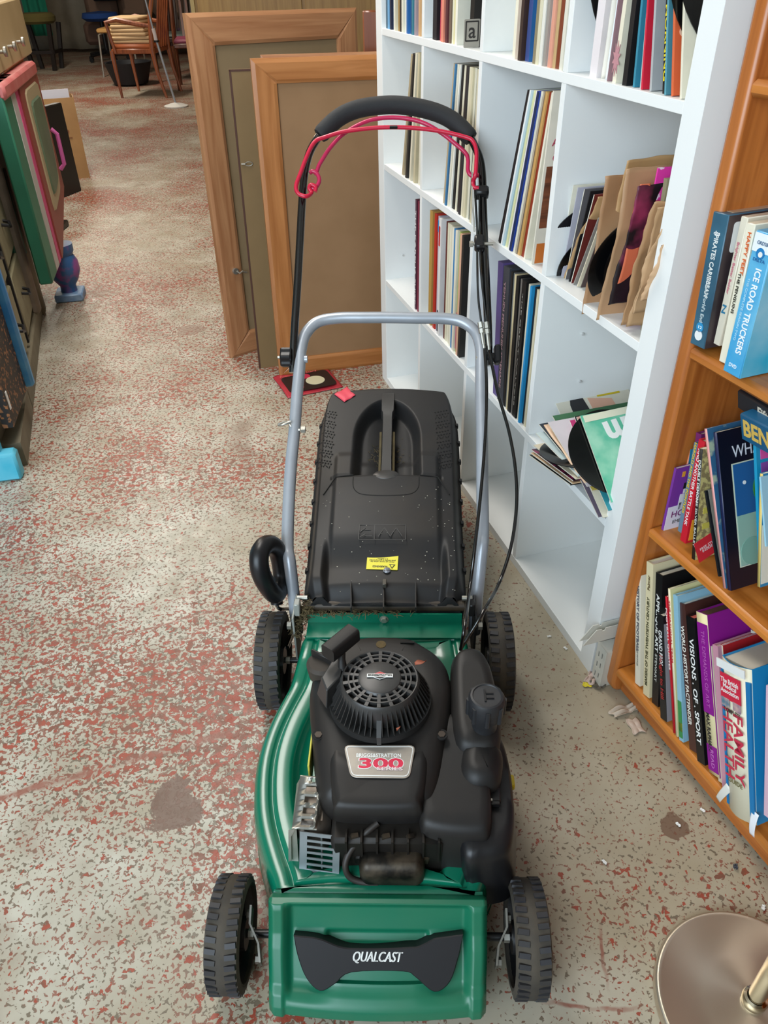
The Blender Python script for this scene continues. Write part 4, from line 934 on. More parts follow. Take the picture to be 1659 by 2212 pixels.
for k, (n_, x_, c1, c2, sb_, st_, th) in enumerate(LEANS):
    o = sheet('record_sleeve', f'leaning {n_} record sleeve {x_} {CN}'.replace('  ', ' '), 'record', at(sb_, .006+.003*(k % 3), Z1), at(st_+.0, .006+.003*(k % 3), Z1+.31), .31, th, [paper(c1), flat(c2)], group='leaning records in the top right cell', h=.315)
    if 'yellow' in x_:
        text('spine_title', 'TOUCH ME IN THE MORNING', .0085, mat('yellow_print', '#e6d020', .45), o, frame((-.0006, .150, .0042), (0, -1, 0), (0, 0, 1)), w=.27, bold=.02)
    if 'orange spotted' in n_:
        m_ = MB()
        for i in range(26): m_.cyl((.01+.05*random.random(), .02+.28*random.random(), th+.0002), .006, .0006, n=12)
        m_.build('spots', flat('#efc6a8'), o)
lean = (at(.145, 0, Z1+.31)-at(.055, 0, Z1)).normalized(); nr = Vector((lean.z, 0, -lean.x))
disc('nearer black record slipping out of its sleeve at the top right of the white shelf', at(.085, .140, Z1+.165)+nr*.004, nr, .15, 'bare records', '#222222')
disc('farther black record slipping out beside the orange spotted sleeve, '+CN, at(.104, .143, Z1+.155)+nr*.002, nr, .15, 'bare records', '#222222')
sheet('inner_sleeve', 'large plain white sleeve leaning at the near side of the top right cell', 'record', at(.036, .05, Z1), at(.096, .05, Z1+.31), .30, .0015, [paper('#e9e2d0')], h=.315, crumple=.002, key=4)
# second row
pack('second row first column', [('tan', '#b8a684', '#a89878', 1.2), ('black', '#2a2826', '#2a2826', 1), ('cream', '#d8d0b8', '#dcd4bc', 1), ('beige', '#c4b898', '#c8bc9c', 1), ('ivory', '#e0dac6', '#dcd6c2', 1)],
     lift(W(868, 340), Z2), at(1.105, .008, Z2), at(1.19, .008, Z2+.31), at(1.100, .008, Z2+.313))
pack('second row second column', [('tan', '#b4a080', '#b4a080', 1.4), ('blue', '#2f6a94', '#3a78a4', .8), ('cream', '#e2dcc6', '#e6e0ca', 1), ('white', '#ebe8dc', '#ebe8dc', .8), ('black', '#151516', '#151516', 1.5), ('ivory', '#d8d2ba', '#dcd6be', 1), ('dark brown', '#3a2820', '#2c201c', 1.4), ('charcoal', '#28282c', '#28282c', 1), ('pale', '#d6ccb0', '#dcd4b8', 1), ('sandy', '#cfc4a4', '#d2c8a8', 1), ('cream edged', '#e0dac4', '#e0dac4', 1), ('dark green', '#20302c', '#24342e', 1.4), ('beige', '#c8bea0', '#ccc2a6', 1)],
     lift(W(958, 398), Z2), at(.742, .008, Z2), at(.895, .008, Z2+.30), at(.738, .008, Z2+.314))
q2 = pack('second row third column', [('black', '#121214', '#16161a', 1), ('black and orange', '#141416', '#1a1618', 1.1), ('white', '#e4e6e4', '#e8eae8', 1), ('light blue', '#b4ccd4', '#b0c8d0', 1.2), ('cream yellow', '#e6e3b8', '#dedca8', 1.1), ('pale green', '#cfd4b4', '#cdd2b0', 1), ('pinkish white', '#e6dede', '#e8e0e2', 1), ('royal blue', '#1c3c94', '#16284e', 1.6), ('cream', '#e4dec8', '#e6e0ca', 1.2), ('grey brown', '#8a7a6a', '#b0a490', 1), ('amber and black', '#c8a060', '#c89c5c', 1.4), ('orange brown', '#a03e20', '#8e3018', 1.8), ('ivory', '#e0dac6', '#e4decb', 1)],
     lift(W(1078, 494), Z2), at(.462, .008, Z2), lift(W(1138, 190), Z2+.29), at(.412, .008, Z2+.314))
cv = sheet('record_sleeve', 'white and wood brown record sleeve with red lettering, second row third column of white shelf', 'record', lift(W(1151, 527), Z2), W(1192, 215), .31, .004, [paper('#d9d2c2'), flat('#e2dccb')], h=.315)
c_ = cv.matrix_world.inverted()
def oncover(o, x, y, w, h, m, name, z=.0046):
    return MB().box((x, y, z), (w, h, .0006)).build(name, m, o, smooth=False)
oncover(cv, .155, .130, .300, .115, wood('cover_brown', '#7a4428', '#4c2818', 'X', .5, 4, False), 'brown_panel'); oncover(cv, .10, .022, .19, .040, flat('#c06a28'), 'orange_panel')
text('cover_lettering', 'BE\nAFTER\nMAN\nCAFE', .017, flat('#a83a50'), cv, frame((.034, .222, .0052), (1, 0, 0), (0, 1, 0)), bold=.02)
oncover(cv, .052, .150, .028, .05, flat('#17171a'), 'black_seal', .0056)
# third row
mg = pack('third row first column', [('dark magenta', '#5a2334', '#5c4c58', 1.3, .008), ('wine red', '#7c2438', '#8a3048', .8, .005)], at(1.150, .008, Z3), at(1.112, .008, Z3), at(1.150, .008, Z3+up_), at(1.112, .008, Z3+up_))
text('spine_title', 'THE KARELIA SUITE', .011, WHT, mg[0], frame((-.0006, .15, .004), (0, -1, 0), (0, 0, 1)), w=.27)
g3 = pack('third row second column', [('golden tan', '#b08a48', '#b48c44', 2.6, .016), ('red', '#b82a1c', '#b82818', 2, .012), ('lavender grey', '#b4b0bc', '#b8b4c0', 1.5), ('white', '#dcd8d4', '#e0dcd8', 2.6, .012), ('dark red', '#6a1c18', '#5a2018', 1), ('cream', '#dcd6bc', '#dcd6bc', 1), ('ivory', '#e2dcc6', '#e2dcc6', 1), ('beige', '#d0c8ac', '#d4ccb0', 1), ('pale', '#e4e0d0', '#e4e0d0', 1), ('mid blue', '#2a74a8', '#2b78b0', 1.1), ('cream edged', '#dcd6c2', '#e0dac6', 1.2), ('lime green', '#a4b060', '#a8b464', 1.2), ('peach', '#d8a88c', '#d8a88c', 1), ('black', '#201f1e', '#242220', 1.3)],
     at(1.030, .008, Z3), at(.775, .008, Z3), at(1.030, .008, Z3+up_), at(.775, .008, Z3+up_))
MB().box((-.0008, .27, .005), (.0008, .05, .008)).build('red_corner', flat('#c82a24'), g3[3]); MB().box((-.0008, .04, .005), (.0008, .06, .007)).build('barcode', flat('#3a3640'), g3[3])
MB().box((-.0008, .29, .0025), (.0008, .03, .004)).build('blue_mark', flat('#2a90c8'), g3[2]); MB().box((-.0008, .06, .0025), (.0008, .10, .004)).build('pink_mark', flat('#c86a84'), g3[11])
k3 = pack('third row third column', [('purple', '#5a4a80', '#5c4c84', 3.2, .020), ('charcoal', '#3a3c42', '#3c3e44', 3.6, .024), ('black', '#121212', '#161616', 1), ('grey', '#5a5c5c', '#6a6c6a', .9), ('sandy edged', '#c8b890', '#cdbd96', .9), ('plain black', '#0f0f10', '#131313', 1.7, .010), ('dark grey', '#2c2a28', '#6c6660', .8), ('jet black', '#0b0b0c', '#101010', 2.4, .014), ('ivory', '#cfc9b4', '#d2ccb8', 1.1), ('blue', '#1c84b8', '#1f8cc4', .8), ('dull black', '#151515', '#181818', 1.2), ('beige', '#cfc4a4', '#d2c8aa', 1)],
     at(.566, .008, Z3), at(.388, .008, Z3), at(.588, .008, Z3+up_), at(.386, .008, Z3+up_))
text('spine_title', 'YEHUDI MENUHIN SERENADE', .012, mat('dull_rose_print', '#b08a90', .5), k3[1], frame((-.0006, .158, .011), (0, -1, 0), (0, 0, 1)), w=.25, bold=.02)
text('spine_title', 'THE GREAT WALTZES', .005, mat('grey_print', '#9a948a', .5), k3[7], frame((-.0006, .158, .006), (0, -1, 0), (0, 0, 1)), w=.26)
# right-hand cell of the second row: small singles and brown ten-inch sleeves
CS = 'second row fourth column of white shelf'
def s2(name, label, bpx, tpx, d, w, th, m, **k):
    b_ = W(bpx[0], bpx[1], d); t_ = W(tpx[0], tpx[1], d+k.pop('dt', 0)); return sheet(name, label+', '+CS, 'record', b_, t_, w, th, m, **k)
SG = 'seven inch singles'
sg = [('cream sleeve with small brown triangles along its edge', (1186, 598), (1213, 390), '#d2bc94', .02), ('plain white single sleeve next to the triangle edged sleeve', (1190, 600), (1221, 393), '#eceae6', .04), ('second white single sleeve with round record bulge', (1198, 602), (1230, 396), '#e6e6e4', .035), ('ivory single sleeve behind the lilac one', (1203, 604), (1238, 400), '#e8e2cc', .035),
      ('lilac grey single sleeve with blue script', (1210, 606), (1248, 405), '#b8b6c2', .03), ('dark grey single sleeve', (1219, 610), (1262, 408), '#625e60', .03), ('black single sleeve with white border', (1227, 612), (1275, 412), '#1a191b', .03), ('red and brown single sleeve', (1232, 613), (1283, 420), '#6e2a24', .03)]
for k, (l, b_, t_, c, d) in enumerate(sg):
    o = s2('single_sleeve', l, b_, t_, d, .178, .0022, [paper(c), flat('#e0dccc' if k % 2 else c)], yaw=-.12+.02*k, group=SG)
    if k == 0:
        m_ = MB()
        for i in range(9): m_._add([(.012+i*.019, .168 if False else .174, .0024), (.026+i*.019, .174, .0024), (.019+i*.019, .184, .0024)], [(0, 1, 2)])
        m_.build('triangle_border', flat('#8a6a50'), o, solid=.0003)
    if k == 4: text('script', 'Dusty', .02, flat('#3a4a8a'), o, frame((.02, .07, .0024), (0, 1, 0), (-1, 0, 0)), shear=.3)
s2('paper_sleeve', 'torn kraft sleeve holding a black record left of the tall brown sleeves', (1214, 606), (1290, 425), .03, .18, .0012, [paper('#c09a6c')], crumple=.006, key=11, rag=.004, group='brown kraft record sleeves')
dv = (W(1290, 425, .03)-W(1222, 606, .03)).normalized()
disc('black record in the torn kraft sleeve, '+CS, W(1268, 515, .09), (dv.z, 0, -dv.x), .082, 'bare records'); 
disc('second dark record leaning low beside the torn kraft sleeve', W(1284, 555, .10)+Vector((.006, 0, -.01)), (.93, 0, -.36), .080, 'bare records', '#5a5a5a')
for k, (l, b_, t_, c) in enumerate((('thin grey single sleeve low beside the tall brown sleeves', (1238, 614), (1292, 470), '#8f8a84'), ('thin cream single sleeve low beside the tall brown sleeves', (1246, 618), (1297, 476), '#ddd2b8'), ('thin dark single sleeve low beside the tall brown sleeves', (1254, 620), (1300, 490), '#4a3c3a'))):
    s2('single_sleeve', l, b_, t_, .03, .17, .002, [paper(c), flat(c)], group=SG)
KG = 'brown kraft record sleeves'
ks = [('tall brown kraft sleeve with folded flap, leftmost of the ten inch ones', (1258, 678), (1302, 376), '#b08660', .000, .25, .010), ('brown kraft sleeve standing tallest at the back', (1285, 640), (1352, 345), '#c09868', .03, .26, .006), ('brown kraft sleeve with creased window', (1286, 692), (1350, 366), '#b8906a', -.005, .25, .010)]
for k, (l, b_, t_, c, d, w_, a) in enumerate(ks): s2('paper_sleeve', l, b_, t_, d, w_, .0014, [paper(c)], crumple=a, key=20+k, rag=.003, group=KG)
mgm = mat('magenta_black_cover', '#1c1218', .5, var=1.0, scale=9, col2='#9a3458', thr=(.50, .62))
o = s2('record_cover', 'torn magenta, orange and black record cover reading llo between brown sleeves', (1312, 658), (1372, 404), -.004, .20, .0016, [mgm], crumple=.007, key=31, rag=.004)
text('cover_lettering', 'llo', .07, flat('#b03a5c'), o, frame((.055, .150, .012), (1, 0, 0), (0, 1, 0)), shear=.2)
MB().grid(lambda u, v: (.006+.030*u*(1-.4*v), .03+.17*v, .004+.004*math.sin(6*v)), 6, 16).build('orange_area', flat('#d8704c'), o, solid=.0006)
ks = [('brown kraft sleeve with ragged foot right of the magenta cover', (1336, 697), (1417, 436), '#b48c64', -.004, .2, .011), ('brown kraft sleeve torn open around a black record', (1354, 700), (1427, 446), '#bd9870', .002, .2, .009), ('pale kraft sleeve below the pink edged one', (1364, 674), (1424, 485), '#cba67e', .0, .18, .009), ('light peach kraft sleeve at the near end', (1382, 645), (1426, 525), '#d8b088', -.006, .18, .008)]
for k, (l, b_, t_, c, d, w_, a) in enumerate(ks): s2('paper_sleeve', l, b_, t_, d, w_, .0014, [paper(c)], crumple=a, key=40+k, rag=.005, group=KG)
disc('black record edge between the ragged kraft sleeves, '+CS, W(1385, 560, .09), (.95, 0, -.3), .10, 'bare records'); disc('black record edge nearest the side panel, '+CS, W(1408, 560, .10), (.97, 0, -.24), .09, 'bare records')
s2('record_sleeve', 'hot pink and white striped sleeve sticking up near the side panel', (1352, 704), (1420, 362), .03, .16, .003, [mat('pink_white_stripes', '#e03aa0', .5, var=1, scale=18, col2='#f0d8e4', thr=(.55, .56)), flat('#e23aa4')])
s2('record_book', 'olive grey bound record album against the near side panel', (1379, 742), (1436, 375), .03, .25, .009, [paper('#8c8668'), flat('#8a8468')], h=.26)
# singles spilling out of the third row right-hand cell
C3 = 'in the third row right hand pile'
def s3(label, bpx, tpx, d, c, **k):
    b_ = W(bpx[0], bpx[1], d); t_ = W(tpx[0], tpx[1], d); return sheet('single_sleeve', label+' '+C3, 'record', b_, t_, .178, .0022, [paper(c) if isinstance(c, str) else c, flat('#ddd6c4')], yaw=k.get('yaw', -.05), group='seven inch singles spilling from the shelf', h=.178, crumple=k.get('crumple', 0), key=k.get('key', 0))
pl_ = s3('cream picture sleeve with black and grey figures and a yellow letter, at the back', (1246, 985), (1200, 872), .06, '#d8d2c0')
text('yellow_letter', 'P', .075, mat('mustard_print', '#c8b020', .5), pl_, frame((.13, .145, .0026), (0, 1, 0), (-1, 0, 0)), bold=.03)
MB().prism([(.03, .06), (.07, .10), (.06, .16), (.045, .17), (.03, .12)], .0022, .0028).build('black_figure', flat('#2a2a2c'), pl_, smooth=False); MB().prism([(.06, .15), (.10, .15), (.11, .178), (.065, .178)], .0022, .0028).build('grey_figure', flat('#6a6668'), pl_, smooth=False); MB().prism([(.08, .07), (.14, .07), (.13, .12), (.075, .13)], .0022, .0028).build('pink_figure', flat('#d8a890'), pl_, smooth=False)
lst = [('black edged sleeve lowest', (1232, 1049), (1112, 962), -.03, '#161616'), ('orange cream sleeve above the lowest', (1236, 1046), (1112, 955), -.03, '#d8b48c'), ('dark magenta patterned sleeve leftmost', (1238, 1040), (1112, 946), -.028, mat('magenta_glitter', '#2c0c1c', .4, var=1, scale=60, col2='#a82460', thr=(.5, .6))),
       ('cream sleeve under the black disc', (1244, 1036), (1136, 950), -.03, '#dccfb4')]
for l, b_, t_, d, c in lst: s3(l, b_, t_, d, c)
e = (W(1112, 950, -.03)-W(1238, 1043, -.03)).normalized(); nv = Vector((e.z, 0, -e.x)); nv = nv if nv.z > 0 else -nv
disc('black single slipping out of a cream sleeve at the left of the spilling pile', W(1200, 990, -.03)+Vector((0, .062, 0))+nv*.004, nv, .087, 'bare records', '#1a1a1a')
lst = [('pale blue and cream sleeve', (1248, 1030), (1156, 936), -.028, '#c4d4d4'), ('dark navy sleeve', (1252, 1026), (1170, 925), -.015, '#1e2632'), ('crumpled peach sleeve', (1262, 1044), (1180, 928), -.024, '#dcb898'), ('white and purple lettered sleeve', (1268, 1052), (1192, 928), -.022, '#cdc4c8'),
       ('green and cream sleeve', (1275, 1040), (1200, 912), .0, '#3c6a48'), ('yellow banded sleeve', (1278, 1060), (1200, 930), -.015, '#c8b050'), ('mauve sleeve with white lettering', (1292, 1118), (1206, 938), -.012, '#6c6070'), ('cream sleeve ', (1302, 1119), (1222, 934), -.010, '#e2dac2'), ('pink sleeve', (1300, 1080), (1228, 905), .012, '#c83a74'), ('black plastic cassette inlay', (1304, 1080), (1240, 900), .014, '#1f2224'), ('pale peach sleeve', (1306, 1085), (1246, 905), .012, '#d6a898'),
       ('teal sleeve with small print', (1313, 1104), (1231, 917), -.008, '#2f8a96')]
for k, (l, b_, t_, d, c) in enumerate(lst): o = s3(l, b_, t_, d, c, crumple=.004 if 'crumpled' in l else 0, key=k)
e = (W(1258, 925, -.006)-W(1318, 1090, -.006)).normalized(); nv = Vector((-e.z, 0, e.x)); nv = nv if nv.x > 0 else -nv
disc('large black single half out of the mint green sleeve', W(1276, 985, -.006)+Vector((0, .045, 0))+nv*.003, nv, .088, 'bare records', '#1a1a1a')
gs = s3('mint green sleeve with white letter m and torn window', (1319, 1086), (1261, 924), -.004, mat('mint_green_paper', '#5fb898', .5, var=.8, scale=12, col2='#a8d8bc', thr=(.45, .6)))
text('green_sleeve_letter', 'm', .07, WHT, gs, frame((.065, .135, .0026), (-1, -.1, 0), (.1, -1, 0)), bold=.04)
MB().box((.09, .172, .0027), (.17, .014, .0006), rot=(0, 0, .03)).build('cream_band', flat('#e0dcc4'), gs); MB().cyl((.115, .085, .0028), .022, .0008, n=30).build('window_label', flat('#1d5a4a'), gs)

# ---------------------------------------------------------------- pine bookcase (local x towards the camera, y into the case, z up)
BD = Vector((-.354, .935, 0)).normalized(); BN_ = Vector((BD.y, -BD.x, 0)); BO = Vector((.475, 1.038, 0))
BT = frame(BO, -BD, BN_); BI = BT.inverted()
def Bk(px, py, d=.01): return BI @ hit(px, py, BO+BN_*d, BN_)
PINEV = wood('varnished_pine_upright', '#c87a38', '#9c5420', 'Z', .34, 1.2); PINEH = wood('varnished_pine_shelf', '#cc8038', '#a8601f', 'X', .34, 1.2)
CASE = empty('pine_bookcase', 'varnished orange pine bookcase filled with books beside the white cube shelf', 'bookcase', BT)
prof_ = [(.018, .0), (.25, .0), (.25, 1.75), (.0, 1.75), (.0, .03), (.005, .010)]
SX0, SX1 = -.067, -.041
b = MB(); b.loft([[(SX0, y, z) for y, z in prof_], [(SX1, y, z) for y, z in prof_]], True, True, True); b.build('side_panel', PINEV, CASE, bevel=.006)
b = MB(); b.loft([[(.86, y, z) for y, z in prof_], [(.886, y, z) for y, z in prof_]], True, True, True); b.build('side_panel', PINEV, CASE, bevel=.006)
BZ = [.080, .432, .767, 1.117, 1.46]
for z in BZ: MB().box((.41, .121, z-.010), (.900, .250, .020), ch=.006).build('shelf_board', PINEH, CASE)
MB().box((.41, .030, .034), (.898, .020, .054), ch=.002).build('plinth_board', wood('varnished_pine_plinth', '#bc6c2c', '#94501e', 'X', .34, 1.2), CASE)
MB().box((.41, .252, .88), (.93, .008, 1.74)).build('back_panel', PINEV, CASE)

def book(label, bpx, tpx, d, w, th, cov, page='#e8e0cc', name='book', yaw=0.0, group=None, h=None, title=None, dirn=-1, spine=None, dt=0.0, zb=None, round_=0.0):
    b_ = Bk(bpx[0], bpx[1], d); t_ = Bk(tpx[0], tpx[1], d+dt)
    for zt in BZ:
        if zt-.03 < b_.z < zt+.003: b_.z = zt+.0006
    up = (t_-b_); hh = up.length if h is None else h; up = up.normalized()
    dd = Matrix.Rotation(yaw, 3, 'Z') @ Vector((0, 1, 0)); dd = (dd-up*dd.dot(up)).normalized()
    T = BT @ frame(b_, dd, up)
    root = bpy.data.objects.new(name, None); COL.objects.link(root); root.matrix_world = T; root.empty_display_size = .02
    tag(root, lab(label), 'book', group)
    c = cov if not isinstance(cov, str) else flat(cov, .35); sp_ = c if spine is None else (flat(spine, .35) if isinstance(spine, str) else spine)
    k = .0018 if th > .008 else .0008
    n = 7
    arc = [(-round_*math.sin(PI*i/n), th*i/n) for i in range(n+1)] if round_ else [(0, 0), (0, th)]
    outer = [(w, 0)]+arc[0:1]+arc[1:-1]+arc[-1:]+[(w, th)]
    inner = [(w, th-k)]+[(x+k*1.2, min(max(z, k), th-k)) for x, z in arc[::-1]]+[(w, k)]
    o = MB().loft([[(x, 0, z) for x, z in outer+inner], [(x, hh, z) for x, z in outer+inner]], True, True, True)
    cv_ = o.build('cover', c, root, smooth=True, ang=25)
    MB().box(((w-.003)/2+.001, hh/2, th/2), (w-.006, hh-.006 if th > .008 else hh-.001, th-2*k+.0001)).build('pages', flat(page, .8), root, smooth=False)
    if spine is not None:
        MB().grid(lambda u, v: (-.0004-(round_*math.sin(PI*u) if round_ else 0), .0+hh*v, .0004+(th-.0008)*u), n if round_ else 1, 1).build('spine', sp_, root, solid=.0003)
    if title:
        for (s_, sz, c_, y_, zf, wd) in title:
            T3 = frame((-.0014-round_, hh*y_, th*zf), (0, dirn, 0), (0, 0, -dirn))
            text('title', s_, sz, flat(c_), root, T3, w=wd, bold=.015)
    root['_wh'] = (w, hh, th); return root
def mark(root, x, y, w, h, c, name='cover_mark', rot=0, m=None, ext=.0005):
    th = root['_wh'][2]
    return MB().box((x, y, th+ext/2), (w, h, ext), rot=(0, 0, rot)).build(name, m or flat(c), root, smooth=False)
def covtext(root, s, x, y, size, c, w=None, rot=0):
    th = root['_wh'][2]; return text('cover_title', s, size, flat(c), root, frame((x, y, th+.0012), (math.cos(rot), math.sin(rot), 0), (-math.sin(rot), math.cos(rot), 0)), w=w)
def spmark(root, y, z, h, t, c, name='spine_mark'):
    return MB().box((-.0008, y, z), (.0006, h, t)).build(name, flat(c), root, smooth=False)
# --- lowest shelf
GD = 'books on the lowest pine shelf'
bk = book('cream A History of Football paperback against the pine side panel', (1369, 1486), (1374, 1222), .008, .17, .015, '#e6dfcb', title=[('A HISTORY OF FOOTBALL', .009, '#4a5060', .60, .5, .155), ('MORRIS MARPLES', .005, '#8a8a84', .27, .5, .05)], group=GD)
book('beige Makers of the Twentieth Century hardback with red top', (1386, 1510), (1397, 1212), .006, .19, .018, '#dccfa8', page='#efe8da', title=[('MAKERS OF THE TWENTIETH CENTURY', .009, '#4a4a30', .42, .5, .19), ('Palmer', .008, '#6a5a3a', .86, .5, .03)], dirn=1, group=GD)
MB().box((.08, .268, .009), (.17, .004, .020)).build('red_top', flat('#b83038'), bpy.data.objects[-1]) if False else None
bk = book('black Applique hardback with white title', (1405, 1528), (1417, 1236), .008, .20, .018, '#141516', title=[('APPLIQUE ART', .011, '#e4e4de', .64, .5, .12), ('STEWART', .008, '#b8b8b0', .3, .5, .06)], group=GD); covtext(bk, 'APPLI', .085, .235, .026, '#d8d8d0')
bk = book('black Grand Prix book with red and grey spine', (1424, 1560), (1419, 1325), .0, .16, .017, '#1a1a1c', title=[('GRAND PRIX', .012, '#e8e8e4', .70, .5, .07), ('Fangio to Hill', .011, '#a82c2c', .42, .5, .09)], group=GD); mark(bk, .02, .10, .038, .20, '#8e8e92')
book('thin red magazine with white lettering', (1452, 1588), (1437, 1288), .0, .18, .0045, '#c41a2c', spine='#cc1c30', title=[('FOOTBALL QUOTES', .005, '#f0dcd8', .70, .5, .12)], group=GD)
book('thin cream book with red lettering on its edge', (1457, 1598), (1443, 1271), .0, .20, .006, '#dcd49c', spine='#efe4c4', title=[('THE NATIONAL TEAM', .0045, '#c8484a', .72, .5, .12)], group=GD)
bk = book('light blue atlas with a green and yellow foot', (1463, 1612), (1454, 1284), .0, .22, .011, '#8fbcd0', group=GD); spmark(bk, .045, .0055, .075, .009, '#3a8a4a'); spmark(bk, .03, .0055, .018, .009, '#e4d430')
book('brown World History Factfinder hardback', (1482, 1640), (1464, 1300), .004, .20, .018, '#4a2c26', page='#e6dfd0', title=[('WORLD HISTORY FACTFINDER', .011, '#ece6da', .52, .45, .19)], group=GD)
book('black Visions of Sport hardback with spaced white title', (1502, 1656), (1482, 1330), .0, .20, .019, '#0f1012', page='#d86a5c', title=[('VISIONS . OF . SPORT', .014, '#eeeeea', .50, .5, .20)], group=GD)
bk = book('torn purple jacket book with cream name label', (1524, 1688), (1504, 1320), .004, .21, .026, '#8a1a86', page='#6a4a3a', spine='#e6d9a8', title=[('MAX RAPHAEL', .011, '#2a2424', .27, .35, .075)], group=GD)
o = MB().box((-.0012, .20, .013), (.0006, .165, .024)).build('purple_label', flat('#8a1088'), bk, smooth=False); MB().box((-.0012, .032, .013), (.0006, .050, .024)).build('purple_label', flat('#8a1088'), bk, smooth=False)
text('title', 'THE DEMANDS OF ART', .011, flat('#b85ab0'), bk, frame((-.002, .20, .013), (0, -1, 0), (0, 0, 1)), w=.14)
text('title', 'READ', .010, flat('#c878c0'), bk, frame((-.002, .032, .013), (0, -1, 0), (0, 0, 1)), w=.035)
book('worn cream book with clear jacket next to the purple one', (1547, 1700), (1527, 1392), .006, .19, .010, '#d6cdb4', group=GD)
book('dusty pink spined book with clear jacket', (1557, 1712), (1539, 1392), .002, .20, .012, '#c890a0', page='#cfc8b4', group=GD)
book('orange paperback with frayed top behind the red one', (1562, 1700), (1545, 1356), .03, .20, .008, '#c87038', group=GD)
bk = book('red Skiing book with white letters half hidden by the medical guide', (1573, 1722), (1555, 1392), .010, .22, .007, '#b8282c', spine='#cfc8b0', group=GD); covtext(bk, 'SKI', .085, .29, .045, '#eee8dc')
bk = book('thick Complete Family Health Guide with blue and cream wrapped spine', (1574, 1738), (1560, 1415), -.012, .20, .062, '#1a86be', page='#c9c2b2', spine='#ece6cc', group=GD, round_=.010)
w_, h_, t_ = bk['_wh']
MB().box((-.0125, h_-.006, t_/2), (.002, .014, t_*.93)).build('jacket_edge', WHT, bk, smooth=False)
MB().box((-.0118, h_*.845, t_*.46), (.002, h_*.155, t_*.66)).build('red_panel', flat('#cf2440'), bk, smooth=False)
def FHt(s, size, c, y, z, w, d=-.0138, vert=False):
    T3 = frame((d, h_*y, t_*z), (0, 0, 1), (0, 1, 0), (-1, 0, 0)) if not vert else frame((d, h_*y, t_*z), (0, -1, 0), (0, 0, 1))
    text('title', s, size, flat(c), bk, T3, w=w, bold=.01)
FHt('The British', .012, '#f2e8e4', .885, .46, .036); FHt('Medical', .011, '#f2e8e4', .853, .46, .027); FHt('Association', .011, '#f2e8e4', .820, .46, .037)
FHt('COMPLETE', .011, '#3a3a34', .695, .48, .034, -.0125); FHt('FAMILY', .028, '#c8304a', .475, .66, .125, -.0125, True); FHt('HEALTH', .028, '#c8304a', .475, .28, .125, -.0108, True); FHt('GUIDE', .011, '#6a6438', .235, .5, .030, -.0125)
for z_, c_ in ((.28, '#5a7a8c'), (.66, '#8a7088')): MB().box((-.0125, h_*.745, t_*z_), (.001, h_*.055, t_*.26)).build('spine_photo', mat('cover_photo_'+c_[1:], c_, .5, var=1, scale=90, col2='#c8a8a0'), bk, smooth=False)
for z_ in (.04, .92): MB().box((-.0021-.0012*(z_ > .5), h_*.47, t_*z_), (.0035, h_*.90, t_*(.07 if z_ < .5 else .15))).build('blue_edge', flat('#1577b0'), bk, smooth=False)
bk = book('pink and white pictured book right of the medical guide', (1650, 1760), (1655, 1480), -.012, .2, .03, '#d8b4c4', group=GD)
o = MB().grid(lambda u, v: (.004*math.sin(4*v)+.012*u, -.055*v, .004*math.sin(5*u)+.003*v), 6, 10)
for (px, py, l_, rz) in ((1575, 1700, 'pale paper bookmark strip hanging below the medical guide', .2), (1632, 1755, 'white torn paper strip hanging from the lowest pine shelf', -.2)):
    p = Bk(px, py, -.016); m_ = MB().grid(lambda u, v: (.014*(u-.5)*(1-.25*v), -.003*math.sin(3*v), -.050*v), 6, 10)
    q = m_.build('paper_strip', flat('#dcdad2' if rz > 0 else '#ecedf2'), None, solid=.0004); q.matrix_world = BT @ Matrix.Translation(p) @ Matrix.Rotation(rz, 4, 'Y'); tag(q, l_, 'paper')
# --- middle shelf
GM = 'books on the middle pine shelf'
bk = book('small purple paperback with a drawn girl on its cover', (1426, 1152), (1457, 1010), .014, .10, .005, '#7c3a9c', group=GM); w_, h_, t_ = bk['_wh']
mark(bk, .05, .022, .098, .05, '#e4e0ea', 'white_band'); covtext(bk, 'HOW', .032, .030, .018, '#7a2a6a'); covtext(bk, 'EMBAR', .030, .014, .010, '#6a6a6a'); mark(bk, .018, h_-.014, .006, .010, '#e8a030'); mark(bk, .05, h_-.040, .014, .012, '#2a7aa8')
mark(bk, .028, .085, .010, .012, '#1a1a1a', 'figure_hair'); mark(bk, .029, .075, .008, .010, '#ece4dc', 'figure_face'); mark(bk, .026, .058, .012, .022, '#e8e4e4', 'figure_dress'); mark(bk, .024, .045, .005, .014, '#3a3a44', 'figure_legs')
book('orange and blue paperback behind the purple one', (1447, 1150), (1474, 962), .05, .11, .020, '#2a8ab0', spine='#d8743c', title=[('UGLY LIES', .012, '#e8d4b0', .72, .5, .07)], group=GM)
book('violet topped paperback behind the red spine', (1478, 1150), (1504, 934), .045, .11, .012, '#7a2a6c', group=GM)
book('blue grey paperback with yellow spine lettering', (1464, 1146), (1500, 955), .022, .12, .010, '#6a8498', title=[('HAROLD AND THE POINTLESS', .0065, '#e8c838', .62, .5, .13)], group=GM)
bk = book('red paperback with white spine lettering', (1469, 1166), (1510, 948), .010, .12, .013, '#c82030', page='#d8c8a8', title=[('AND ANOTHER BATTLE TANK', .0085, '#f0dcdc', .55, .5, .14)], group=GM); mark(bk, .03, .025, .05, .04, '#e0a030')
bk = book('maze patterned colouring book with red corner band', (1494, 1206), (1511, 968), .0, .13, .008, mat('maze_cover', '#8c7a54', .5, var=1, scale=120, col2='#c8b878', thr=(.45, .55)), spine='#1f1f1f', title=[('DOUBLE DEMON', .007, '#e8e8e0', .72, .5, .07), ('THE SILVER BALLET', .0055, '#c8c8c0', .36, .5, .09)], group=GM)
